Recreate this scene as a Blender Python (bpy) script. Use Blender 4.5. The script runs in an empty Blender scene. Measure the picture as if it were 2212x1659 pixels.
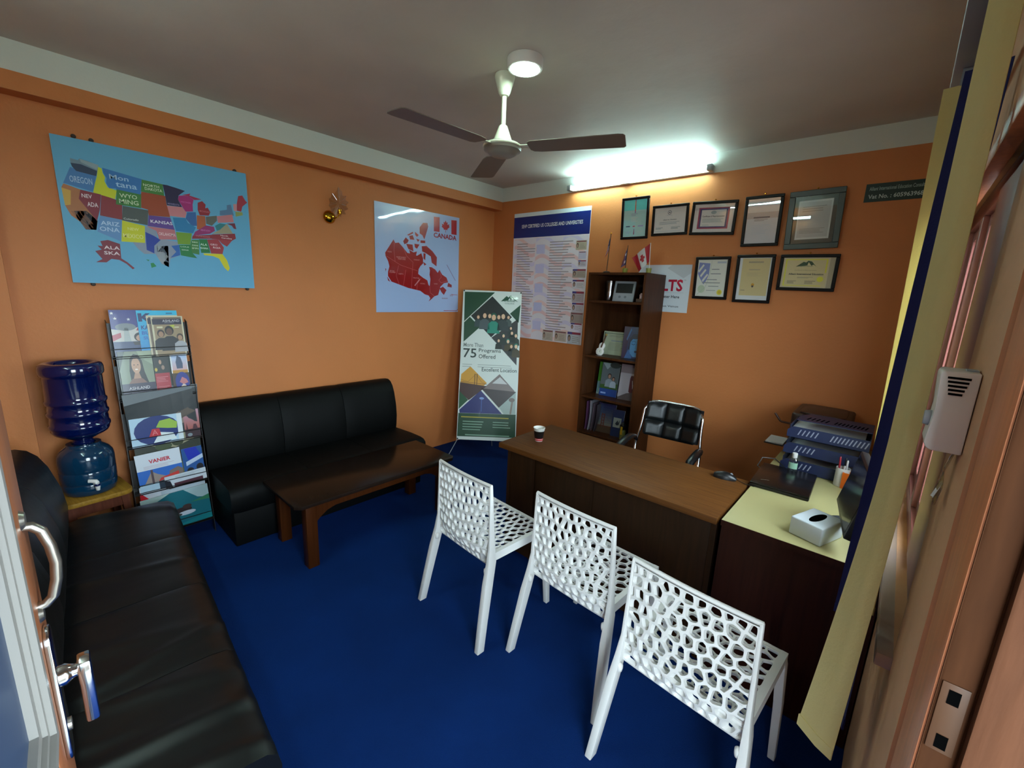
import bpy, bmesh, math, random
from math import sin, cos, pi, radians as R
from mathutils import Vector, Matrix

random.seed(7)
scene = bpy.context.scene
COL = scene.collection

# ------------------------------------------------------------------ camera
YAW, PITCH, ROLL = R(41.2915), R(11.9023), R(-2.5231)
CAM = Vector((3.5311, -3.6043, 1.6644))
fw = Vector((-sin(YAW) * cos(PITCH), cos(YAW) * cos(PITCH), -sin(PITCH)))
rt = Vector((cos(YAW), sin(YAW), 0))
dn = fw.cross(rt)
r2 = rt * cos(ROLL) + dn * sin(ROLL)
d2 = dn * cos(ROLL) - rt * sin(ROLL)
cd = bpy.data.cameras.new('camera')
cam = bpy.data.objects.new('camera', cd)
COL.objects.link(cam)
up = -d2
bk = -fw
cam.matrix_world = Matrix(((r2.x, up.x, bk.x, CAM.x), (r2.y, up.y, bk.y, CAM.y), (r2.z, up.z, bk.z, CAM.z), (0, 0, 0, 1)))
cd.sensor_fit = 'HORIZONTAL'
cd.sensor_width = 36
cd.lens = 934.978 / 2212 * 36
cd.clip_start = 0.005
cd.clip_end = 100
scene.camera = cam

# ------------------------------------------------------------------ sky seen through window and door, exposure
world = bpy.data.worlds.new('overcast_sky')
scene.world = world
world.use_nodes = True
wn = world.node_tree
wn.nodes.clear()
w_out = wn.nodes.new('ShaderNodeOutputWorld')
w_bg = wn.nodes.new('ShaderNodeBackground')
w_tc = wn.nodes.new('ShaderNodeTexCoord')
w_sp = wn.nodes.new('ShaderNodeSeparateXYZ')
w_rp = wn.nodes.new('ShaderNodeValToRGB')
w_mr = wn.nodes.new('ShaderNodeMapRange')
w_mr.inputs[1].default_value = -1
w_mr.inputs[2].default_value = 1
wn.links.new(w_tc.outputs['Generated'], w_sp.inputs[0])
wn.links.new(w_sp.outputs['Z'], w_mr.inputs[0])
wn.links.new(w_mr.outputs[0], w_rp.inputs[0])
wn.links.new(w_rp.outputs[0], w_bg.inputs[0])
wn.links.new(w_bg.outputs[0], w_out.inputs[0])
cr = w_rp.color_ramp
cr.elements[0].position = 0.40
cr.elements[0].color = (0.13, 0.13, 0.125, 1)
cr.elements[1].position = 0.53
cr.elements[1].color = (0.72, 0.90, 1.0, 1)
w_bg.inputs[1].default_value = 11.0

vs = scene.view_settings
vs.view_transform = 'Standard'
vs.look = 'None'
vs.gamma = 1.0
vs.use_curve_mapping = False
vs.exposure = 1.2
scene.cycles.use_denoising = True
scene.cycles.max_bounces = 7
scene.cycles.diffuse_bounces = 4
scene.cycles.glossy_bounces = 3
scene.cycles.transparent_max_bounces = 10
scene.cycles.caustics_reflective = False
scene.cycles.caustics_refractive = False
scene.cycles.sample_clamp_indirect = 4.0
TUBE_W = 34.0        # radiance of the fluorescent tubes
LED_W = 34.0         # radiance of the round ceiling lamp


# ------------------------------------------------------------------ colours and materials
def lin(h):
    h = h.lstrip('#')
    o = []
    for i in (0, 2, 4):
        c = int(h[i:i + 2], 16) / 255
        o.append(c / 12.92 if c <= 0.04045 else ((c + 0.055) / 1.055) ** 2.4)
    return (o[0], o[1], o[2], 1.0)


def nodes_of(m):
    m.use_nodes = True
    nt = m.node_tree
    return nt, nt.nodes['Principled BSDF'], nt.nodes['Material Output']


def mat(name, col, rough=0.5, metal=0.0, spec=0.5, coat=0.0, coat_r=0.05, bump=0.0, scale=40, var=0.0, stretch=None, vscale=None, detail=4):
    m = bpy.data.materials.new(name)
    nt, b, out = nodes_of(m)
    c = lin(col) if isinstance(col, str) else col
    b.inputs['Base Color'].default_value = c
    b.inputs['Roughness'].default_value = rough
    b.inputs['Metallic'].default_value = metal
    b.inputs['Specular IOR Level'].default_value = spec
    b.inputs['Coat Weight'].default_value = coat
    b.inputs['Coat Roughness'].default_value = coat_r
    if bump or var:
        tc = nt.nodes.new('ShaderNodeTexCoord')
        mp = nt.nodes.new('ShaderNodeMapping')
        nt.links.new(tc.outputs['Object'], mp.inputs[0])
        if stretch:
            mp.inputs['Scale'].default_value = stretch
        nz = nt.nodes.new('ShaderNodeTexNoise')
        nz.inputs['Scale'].default_value = scale
        nz.inputs['Detail'].default_value = detail
        nt.links.new(mp.outputs[0], nz.inputs['Vector'])
        if bump:
            bp = nt.nodes.new('ShaderNodeBump')
            bp.inputs['Strength'].default_value = bump
            bp.inputs['Distance'].default_value = 0.01
            nt.links.new(nz.outputs['Fac'], bp.inputs['Height'])
            nt.links.new(bp.outputs[0], b.inputs['Normal'])
        if var:
            nv = nz
            if vscale:
                nv = nt.nodes.new('ShaderNodeTexNoise')
                nv.inputs['Scale'].default_value = vscale
                nv.inputs['Detail'].default_value = 5
                nt.links.new(mp.outputs[0], nv.inputs['Vector'])
            rp = nt.nodes.new('ShaderNodeValToRGB')
            e = rp.color_ramp.elements
            e[0].position = 0.3
            e[1].position = 0.7
            e[0].color = tuple(x * (1 - var) for x in c[:3]) + (1,)
            e[1].color = tuple(min(1, x * (1 + var)) for x in c[:3]) + (1,)
            nt.links.new(nv.outputs['Fac'], rp.inputs[0])
            nt.links.new(rp.outputs[0], b.inputs['Base Color'])
    return m


def wall_paint(name, low, high, zsplit):
    """emulsion paint: one colour below a height, another above it"""
    m = bpy.data.materials.new(name)
    nt, b, out = nodes_of(m)
    g = nt.nodes.new('ShaderNodeNewGeometry')
    s = nt.nodes.new('ShaderNodeSeparateXYZ')
    nt.links.new(g.outputs['Position'], s.inputs[0])
    nz = nt.nodes.new('ShaderNodeTexNoise')
    nz.inputs['Scale'].default_value = 2.2
    nz.inputs['Detail'].default_value = 6
    nt.links.new(g.outputs['Position'], nz.inputs['Vector'])
    # a slightly hand-painted edge
    ma = nt.nodes.new('ShaderNodeMath')
    ma.operation = 'MULTIPLY_ADD'
    ma.inputs[1].default_value = 0.012
    nt.links.new(nz.outputs['Fac'], ma.inputs[0])
    nt.links.new(s.outputs['Z'], ma.inputs[2])
    gt = nt.nodes.new('ShaderNodeMath')
    gt.operation = 'GREATER_THAN'
    gt.inputs[1].default_value = zsplit + 0.006
    nt.links.new(ma.outputs[0], gt.inputs[0])
    rp = nt.nodes.new('ShaderNodeValToRGB')
    e = rp.color_ramp.elements
    e[0].position, e[1].position = 0.35, 0.7
    lo = lin(low)
    e[0].color = tuple(x * 0.93 for x in lo[:3]) + (1,)
    e[1].color = lo
    nt.links.new(nz.outputs['Fac'], rp.inputs[0])
    mx = nt.nodes.new('ShaderNodeMix')
    mx.data_type = 'RGBA'
    nt.links.new(gt.outputs[0], mx.inputs['Factor'])
    nt.links.new(rp.outputs[0], mx.inputs[6])
    mx.inputs[7].default_value = lin(high)
    nt.links.new(mx.outputs[2], b.inputs['Base Color'])
    b.inputs['Roughness'].default_value = 0.55
    b.inputs['Specular IOR Level'].default_value = 0.35
    n2 = nt.nodes.new('ShaderNodeTexNoise')
    n2.inputs['Scale'].default_value = 55
    n2.inputs['Detail'].default_value = 3
    nt.links.new(g.outputs['Position'], n2.inputs['Vector'])
    bp = nt.nodes.new('ShaderNodeBump')
    bp.inputs['Strength'].default_value = 0.10
    bp.inputs['Distance'].default_value = 0.01
    nt.links.new(n2.outputs['Fac'], bp.inputs['Height'])
    nt.links.new(bp.outputs[0], b.inputs['Normal'])
    return m


def wood(name, dark, light, rough=0.35, axis='X', scale=5.0, coat=0.0):
    m = bpy.data.materials.new(name)
    nt, b, out = nodes_of(m)
    tc = nt.nodes.new('ShaderNodeTexCoord')
    mp = nt.nodes.new('ShaderNodeMapping')
    s = [14, 14, 14]
    s['XYZ'.index(axis)] = 0.9
    mp.inputs['Scale'].default_value = s
    nt.links.new(tc.outputs['Object'], mp.inputs[0])
    nz = nt.nodes.new('ShaderNodeTexNoise')
    nz.inputs['Scale'].default_value = scale
    nz.inputs['Detail'].default_value = 7
    nz.inputs['Roughness'].default_value = 0.62
    nz.inputs['Distortion'].default_value = 0.6
    nt.links.new(mp.outputs[0], nz.inputs['Vector'])
    rp = nt.nodes.new('ShaderNodeValToRGB')
    e = rp.color_ramp.elements
    e[0].position, e[1].position = 0.32, 0.68
    e[0].color, e[1].color = lin(dark), lin(light)
    nt.links.new(nz.outputs['Fac'], rp.inputs[0])
    nt.links.new(rp.outputs[0], b.inputs['Base Color'])
    b.inputs['Roughness'].default_value = rough
    b.inputs['Coat Weight'].default_value = coat
    b.inputs['Specular IOR Level'].default_value = 0.13
    bp = nt.nodes.new('ShaderNodeBump')
    bp.inputs['Strength'].default_value = 0.05
    bp.inputs['Distance'].default_value = 0.004
    nt.links.new(nz.outputs['Fac'], bp.inputs['Height'])
    nt.links.new(bp.outputs[0], b.inputs['Normal'])
    return m


def print_mat(name, rough=0.45, wave=0.0, coat=0.0, wscale=6.0):
    """printed sheet: colours come from the colour attribute of the print"""
    m = bpy.data.materials.new(name)
    nt, b, out = nodes_of(m)
    a = nt.nodes.new('ShaderNodeAttribute')
    a.attribute_name = 'ink'
    nt.links.new(a.outputs['Color'], b.inputs['Base Color'])
    b.inputs['Roughness'].default_value = rough
    b.inputs['Coat Weight'].default_value = coat
    b.inputs['Coat Roughness'].default_value = 0.03
    if wave:
        tc = nt.nodes.new('ShaderNodeTexCoord')
        nz = nt.nodes.new('ShaderNodeTexNoise')
        nz.inputs['Scale'].default_value = wscale
        nz.inputs['Detail'].default_value = 1.5
        nt.links.new(tc.outputs['Object'], nz.inputs['Vector'])
        bp = nt.nodes.new('ShaderNodeBump')
        bp.inputs['Strength'].default_value = wave
        bp.inputs['Distance'].default_value = 0.02
        nt.links.new(nz.outputs['Fac'], bp.inputs['Height'])
        nt.links.new(bp.outputs[0], b.inputs['Normal'])
        nt.links.new(bp.outputs[0], b.inputs['Coat Normal'])
    return m


def glow(name, col, strength):
    m = bpy.data.materials.new(name)
    nt, b, out = nodes_of(m)
    e = nt.nodes.new('ShaderNodeEmission')
    e.inputs[0].default_value = col
    e.inputs[1].default_value = strength
    nt.links.new(e.outputs[0], out.inputs[0])
    return m


def pane_glass(name, tint=(1, 1, 1, 1), gloss=0.08, rough=0.0):
    m = bpy.data.materials.new(name)
    nt, b, out = nodes_of(m)
    t = nt.nodes.new('ShaderNodeBsdfTransparent')
    t.inputs[0].default_value = tint
    g = nt.nodes.new('ShaderNodeBsdfGlossy')
    g.inputs['Roughness'].default_value = rough
    # thin pane: the same reflectance from either side, rising at grazing angles
    lw = nt.nodes.new('ShaderNodeLayerWeight')
    pw = nt.nodes.new('ShaderNodeMath')
    pw.operation = 'POWER'
    pw.inputs[1].default_value = 4.0
    nt.links.new(lw.outputs['Facing'], pw.inputs[0])
    ad = nt.nodes.new('ShaderNodeMath')
    ad.operation = 'MULTIPLY_ADD'
    ad.inputs[1].default_value = 0.6
    ad.inputs[2].default_value = gloss
    ad.use_clamp = True
    nt.links.new(pw.outputs[0], ad.inputs[0])
    mx = nt.nodes.new('ShaderNodeMixShader')
    nt.links.new(ad.outputs[0], mx.inputs[0])
    nt.links.new(t.outputs[0], mx.inputs[1])
    nt.links.new(g.outputs[0], mx.inputs[2])
    nt.links.new(mx.outputs[0], out.inputs[0])
    return m


def cloth_translucent(name, col, amount=0.45):
    m = bpy.data.materials.new(name)
    nt, b, out = nodes_of(m)
    c = lin(col)
    b.inputs['Base Color'].default_value = c
    b.inputs['Roughness'].default_value = 0.8
    t = nt.nodes.new('ShaderNodeBsdfTranslucent')
    t.inputs[0].default_value = c
    tc = nt.nodes.new('ShaderNodeTexCoord')
    nz = nt.nodes.new('ShaderNodeTexNoise')
    nz.inputs['Scale'].default_value = 160
    nz.inputs['Detail'].default_value = 3
    nt.links.new(tc.outputs['Object'], nz.inputs['Vector'])
    bp = nt.nodes.new('ShaderNodeBump')
    bp.inputs['Strength'].default_value = 0.35
    bp.inputs['Distance'].default_value = 0.004
    nt.links.new(nz.outputs['Fac'], bp.inputs['Height'])
    nt.links.new(bp.outputs[0], b.inputs['Normal'])
    mx = nt.nodes.new('ShaderNodeMixShader')
    mx.inputs[0].default_value = amount
    nt.links.new(b.outputs[0], mx.inputs[1])
    nt.links.new(t.outputs[0], mx.inputs[2])
    nt.links.new(mx.outputs[0], out.inputs[0])
    return m


M = {}
M['wall'] = wall_paint('wall_paint', '#c97c46', '#d2d6cf', 2.611)
M['ceiling'] = mat('ceiling_paint', '#c6beb6', 0.6, bump=0.25, scale=9, var=0.05, vscale=2.5, detail=6)
M['carpet'] = mat('blue_carpet', '#052760', 0.95, spec=0.1, bump=0.6, scale=420, var=0.12, vscale=3.0)
M['door_wood'] = mat('brown_enamel_wood', '#8a5232', 0.38, bump=0.06, scale=18, var=0.12, stretch=(6, 6, 0.7))
M['frame_wood'] = mat('orange_brown_frame', '#c27a52', 0.42, bump=0.10, scale=14, var=0.10, stretch=(5, 5, 0.6))
M['shaded_frame'] = mat('shaded_brown_frame', '#3a2010', 0.8, spec=0.08, bump=0.10, scale=14, var=0.15, stretch=(5, 5, 0.6))  # brown lowered to carry the shade inside the door frame
M['pink_frame'] = mat('pinkish_brown_frame', '#50301f', 0.7, spec=0.1, bump=0.12, scale=14, var=0.10, stretch=(5, 5, 0.6))  # pinkish brown, darker than the jamb
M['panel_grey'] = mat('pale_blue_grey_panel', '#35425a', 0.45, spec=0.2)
M['plaster'] = mat('beige_plaster', '#c4946e', 0.7, bump=0.15, scale=30, var=0.06, vscale=3)
M['maroon'] = mat('maroon_window_paint', '#86514c', 0.35, bump=0.03, scale=20)
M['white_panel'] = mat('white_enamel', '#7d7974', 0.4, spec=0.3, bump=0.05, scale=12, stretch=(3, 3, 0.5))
M['chrome'] = mat('chrome', '#d9dde0', 0.12, metal=1.0)
M['steel'] = mat('brushed_steel', '#b3b0a8', 0.3, metal=1.0)
M['brass'] = mat('brass', '#c79a2a', 0.15, metal=1.0)
M['black_metal'] = mat('black_enamel_metal', '#17130f', 0.4)
M['black_hole'] = mat('black_recess', '#040404', 0.9, spec=0.0)
M['leather'] = mat('black_leatherette', '#030404', 0.6, spec=0.16, bump=0.15, scale=7, detail=5)
M['leather_worn'] = mat('creased_black_leatherette', '#060809', 0.40, spec=0.42, bump=0.5, scale=2.6, detail=2, stretch=(2.6, 0.5, 1.0))
M['leather_fine'] = mat('black_leatherette_fine', '#0b0e0f', 0.36, spec=0.4, bump=0.08, scale=60)
M['white_plastic'] = mat('white_moulded_plastic', '#d2d0cc', 0.38, spec=0.45)
M['grey_plastic'] = mat('grey_plastic', '#8f949a', 0.4)
M['black_plastic'] = mat('black_plastic', '#0d0d0f', 0.35)
M['desk_top'] = wood('walnut_laminate_top', '#4a2a10', '#603a17', 0.5, 'X', 4.0)
M['desk_side'] = wood('dark_walnut_laminate', '#26170a', '#311d0e', 0.4, 'Z', 4.0)
M['return_side'] = wood('dark_red_walnut', '#27110a', '#33180f', 0.4, 'Z', 3.0)
M['cream_top'] = mat('cream_laminate', '#a59c6c', 0.35, var=0.04, scale=3, bump=0.01)
M['shelf_wood'] = wood('bookshelf_veneer', '#3a2010', '#4c2c17', 0.4, 'Z', 3.0)
M['table_wood'] = wood('red_brown_table_wood', '#341806', '#44210b', 0.32, 'Z', 3.0)
M['table_top'] = wood('dark_table_top', '#1c130e', '#221813', 0.22, 'X', 3.0)
M['stool_wood'] = wood('worn_stool_wood', '#7d5a1e', '#9b7429', 0.5, 'X', 5.0)
M['stool_leg'] = wood('dark_stool_leg_wood', '#4c2418', '#5c3020', 0.5, 'Z', 5.0)
M['blind_cream'] = cloth_translucent('cream_blind_fabric', '#e4d79c', 0.5)
M['blind_navy'] = cloth_translucent('navy_blind_fabric', '#12195a', 0.2)
M['fan_ivory'] = mat('ivory_enamel', '#d6d8c4', 0.28)
M['fan_blade'] = mat('brown_grey_fan_blade', '#6f6257', 0.45)
M['fan_motor'] = mat('grey_fan_motor', '#8c8a80', 0.35)
M['tube_on'] = glow('lit_tube', (0.62, 1.0, 0.96, 1), TUBE_W)
M['tube_dim'] = glow('lit_older_tube', (0.66, 1.0, 0.96, 1), TUBE_W * 1.0)
M['led_on'] = glow('lit_lamp', (0.68, 1.0, 0.84, 1), LED_W)
M['print'] = print_mat('matt_print', 0.5)
M['print_gloss'] = print_mat('glossy_print', 0.30, wave=0.0, coat=0.08)
M['print_film'] = print_mat('laminated_print', 0.30, wave=0.22, coat=1.0, wscale=2.4)
M['print_vinyl'] = print_mat('vinyl_print', 0.38, wave=0.06, coat=0.15, wscale=7)
M['white_board'] = mat('white_board_edge', '#d8d8d4', 0.5)
M['picture_glass'] = pane_glass('picture_glass', gloss=0.06)
M['window_glass'] = pane_glass('window_glass', gloss=0.02)
M['frame_black'] = mat('black_picture_frame', '#0c080a', 0.4, spec=0.2)
M['frame_grey'] = mat('grey_green_picture_frame', '#3c4745', 0.35, bump=0.05, scale=30)
M['paper'] = mat('white_paper', '#cfd0cf', 0.7)
M['bottle_blue'] = mat('deep_blue_bottle', '#041244', 0.12, spec=0.5, coat=0.6)
M['nail'] = mat('dark_nail', '#2a1a12', 0.6)


# ------------------------------------------------------------------ mesh helpers
class MB:
    """collects shapes; build() links them as one mesh object"""

    def __init__(self):
        self.v, self.f, self.m = [], [], []

    def add(self, vs, fs, mi=0):
        o = len(self.v)
        self.v += [tuple(p) for p in vs]
        self.f += [tuple(i + o for i in f) for f in fs]
        self.m += [mi] * len(fs)
        return self

    def box(self, x0, x1, y0, y1, z0, z1, mi=0, bev=0.0, seg=2):
        if bev:
            bm = bmesh.new()
            bmesh.ops.create_cube(bm, size=1)
            for p in bm.verts:
                p.co = Vector(((x0 + x1) / 2 + p.co.x * (x1 - x0), (y0 + y1) / 2 + p.co.y * (y1 - y0), (z0 + z1) / 2 + p.co.z * (z1 - z0)))
            bmesh.ops.bevel(bm, geom=bm.edges[:], offset=bev, segments=seg, profile=0.5, affect='EDGES')
            return self.from_bm(bm, mi)
        vs = [(x, y, z) for x in (x0, x1) for y in (y0, y1) for z in (z0, z1)]
        return self.add(vs, [(0, 1, 3, 2), (4, 6, 7, 5), (0, 4, 5, 1), (2, 3, 7, 6), (0, 2, 6, 4), (1, 5, 7, 3)], mi)

    def from_bm(self, bm, mi=0):
        bm.verts.index_update()
        self.add([p.co[:] for p in bm.verts], [[p.index for p in f.verts] for f in bm.faces], mi)
        bm.free()
        return self

    def prism(self, poly, a, b, plane='XZ', mi=0, bev=0.0, seg=2):
        """polygon in a coordinate plane, extruded from a to b along the third axis"""
        def P(p, t):
            return {'XZ': (p[0], t, p[1]), 'YZ': (t, p[0], p[1]), 'XY': (p[0], p[1], t)}[plane]
        n = len(poly)
        vs = [P(p, a) for p in poly] + [P(p, b) for p in poly]
        fs = [tuple(range(n)), tuple(range(2 * n - 1, n - 1, -1))] + [(i, i + n, (i + 1) % n + n, (i + 1) % n) for i in range(n)]
        if bev:
            bm = bmesh.new()
            q = [bm.verts.new(x) for x in vs]
            for f in fs:
                bm.faces.new([q[i] for i in f])
            bmesh.ops.recalc_face_normals(bm, faces=bm.faces[:])
            es = [e for e in bm.edges if e.calc_face_angle(0) > 0.5]
            bmesh.ops.bevel(bm, geom=es, offset=bev, segments=seg, profile=0.5, affect='EDGES')
            return self.from_bm(bm, mi)
        return self.add(vs, fs, mi)

    def tube(self, path, r, n=8, mi=0, closed=False, flat=1.0):
        pts = [Vector(p) for p in path]
        k = len(pts)
        rs = r if isinstance(r, (list, tuple)) else [r] * k
        vs, fs = [], []
        prev = None
        for i, p in enumerate(pts):
            if closed:
                t = pts[(i + 1) % k] - pts[i - 1]
            else:
                t = pts[min(i + 1, k - 1)] - pts[max(i - 1, 0)]
            t.normalize()
            if prev is None:
                a = Vector((0, 0, 1)) if abs(t.z) < 0.9 else Vector((1, 0, 0))
            else:
                a = prev
            u = (a - t * a.dot(t)).normalized()
            w = t.cross(u)
            prev = u
            for j in range(n):
                an = 2 * pi * j / n
                vs.append(p + u * (cos(an) * rs[i]) + w * (sin(an) * rs[i] * flat))
        for i in range(k if closed else k - 1):
            for j in range(n):
                a0, b0 = i * n + j, i * n + (j + 1) % n
                a1, b1 = ((i + 1) % k) * n + j, ((i + 1) % k) * n + (j + 1) % n
                fs.append((a0, b0, b1, a1))
        if not closed:
            fs.append(tuple(range(n - 1, -1, -1)))
            fs.append(tuple(range((k - 1) * n, k * n)))
        return self.add(vs, fs, mi)

    def lathe(self, prof, n=28, c=(0, 0, 0), mi=0, axis='Z', a0=0.0, sx=1.0, sy=1.0):
        vs, fs = [], []
        k = len(prof)
        for r, h in prof:
            for j in range(n):
                an = a0 + 2 * pi * j / n
                x, y = r * cos(an) * sx, r * sin(an) * sy
                p = {'Z': (x, y, h), 'Y': (x, h, y), 'X': (h, x, y)}[axis]
                vs.append((p[0] + c[0], p[1] + c[1], p[2] + c[2]))
        for i in range(k - 1):
            for j in range(n):
                fs.append((i * n + j, i * n + (j + 1) % n, (i + 1) * n + (j + 1) % n, (i + 1) * n + j))
        fs.append(tuple(range(n - 1, -1, -1)))
        fs.append(tuple(range((k - 1) * n, k * n)))
        return self.add(vs, fs, mi)

    def grid(self, fn, nu, nv, mi=0):
        vs = [fn(i / nu, j / nv) for j in range(nv + 1) for i in range(nu + 1)]
        fs = [(j * (nu + 1) + i, j * (nu + 1) + i + 1, (j + 1) * (nu + 1) + i + 1, (j + 1) * (nu + 1) + i) for j in range(nv) for i in range(nu)]
        return self.add(vs, fs, mi)

    def slab(self, fn, nu, nv, t, mi=0):
        """a curved sheet with thickness: fn(u,v) -> point, offset along its normal"""
        def nrm(u, v):
            e = 1e-3
            a = Vector(fn(min(1, u + e), v)) - Vector(fn(max(0, u - e), v))
            b = Vector(fn(u, min(1, v + e))) - Vector(fn(u, max(0, v - e)))
            return a.cross(b).normalized()
        A, B = [], []
        for j in range(nv + 1):
            for i in range(nu + 1):
                u, v = i / nu, j / nv
                p, q = Vector(fn(u, v)), nrm(u, v) * (t / 2)
                A.append(p + q)
                B.append(p - q)
        n = len(A)
        W = nu + 1
        fs = []
        for j in range(nv):
            for i in range(nu):
                a = j * W + i
                fs.append((a, a + 1, a + W + 1, a + W))
                fs.append((a + n, a + W + n, a + W + 1 + n, a + 1 + n))
        ring = [i for i in range(W)] + [j * W + nu for j in range(1, nv + 1)] + [nv * W + i for i in range(nu - 1, -1, -1)] + [j * W for j in range(nv - 1, 0, -1)]
        for i in range(len(ring)):
            a, b = ring[i], ring[(i + 1) % len(ring)]
            fs.append((b, a, a + n, b + n))
        return self.add(A + B, fs, mi)

    def mesh(self, name, mats, smooth=40):
        me = bpy.data.meshes.new(name)
        me.from_pydata(self.v, [], self.f)
        for x in (mats if isinstance(mats, (list, tuple)) else [mats]):
            me.materials.append(M[x] if isinstance(x, str) else x)
        if any(self.m):
            me.polygons.foreach_set('material_index', self.m)
        bm = bmesh.new()
        bm.from_mesh(me)
        bmesh.ops.recalc_face_normals(bm, faces=bm.faces[:])
        bm.to_mesh(me)
        bm.free()
        if smooth:
            me.polygons.foreach_set('use_smooth', [True] * len(me.polygons))
            me.set_sharp_from_angle(angle=R(smooth))
        me.update()
        return me

    def build(self, name, mats, parent=None, loc=(0, 0, 0), rot=(0, 0, 0), smooth=40):
        return link(name, self.mesh(name, mats, smooth), parent, loc, rot)


def link(name, me, parent=None, loc=(0, 0, 0), rot=(0, 0, 0)):
    o = bpy.data.objects.new(name, me)
    COL.objects.link(o)
    o.parent = parent
    o.location = loc
    o.rotation_euler = rot
    return o


def thing(name, label, cat, loc=(0, 0, 0), rot=(0, 0, 0), group=None):
    o = bpy.data.objects.new(name, None)
    COL.objects.link(o)
    o.empty_display_size = 0.05
    o.location = loc
    o.rotation_euler = rot
    return tag(o, label, cat, group)


def tag(o, label, cat, group=None):
    o['label'] = label
    o['category'] = cat
    if group:
        o['group'] = group
    return o


def struct(o):
    o['kind'] = 'structure'
    return o


def arc(cx, cy, r, a0, a1, n):
    return [(cx + r * cos(R(a0 + (a1 - a0) * i / n)), cy + r * sin(R(a0 + (a1 - a0) * i / n))) for i in range(n + 1)]


def rrect(x0, x1, y0, y1, r, n=4):
    return arc(x1 - r, y1 - r, r, 0, 90, n) + arc(x0 + r, y1 - r, r, 90, 180, n) + arc(x0 + r, y0 + r, r, 180, 270, n) + arc(x1 - r, y0 + r, r, 270, 360, n)


# ------------------------------------------------------------------ flat print: polygons and lettering on a sheet
_text = {}


def text_mesh(s, bold=0.0):
    key = (s, bold)
    if key not in _text:
        cu = bpy.data.curves.new('lettering', 'FONT')
        cu.body = s
        cu.resolution_u = 2
        cu.offset = bold
        ob = bpy.data.objects.new('lettering', cu)
        me = ob.to_mesh()
        vs = [(p.co.x, p.co.y) for p in me.vertices]
        fs = [tuple(p.vertices) for p in me.polygons]
        ob.to_mesh_clear()
        bpy.data.objects.remove(ob)
        bpy.data.curves.remove(cu)
        xs = [p[0] for p in vs] or [0, 1]
        ys = [p[1] for p in vs] or [0, 1]
        x0, x1, y0, y1 = min(xs), max(xs), min(ys), max(ys)
        vs = [((p[0] - x0) / (x1 - x0 or 1), (p[1] - y0) / (y1 - y0 or 1)) for p in vs]
        _text[key] = (vs, fs, (x1 - x0) / (y1 - y0 or 1))
    return _text[key]


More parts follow.
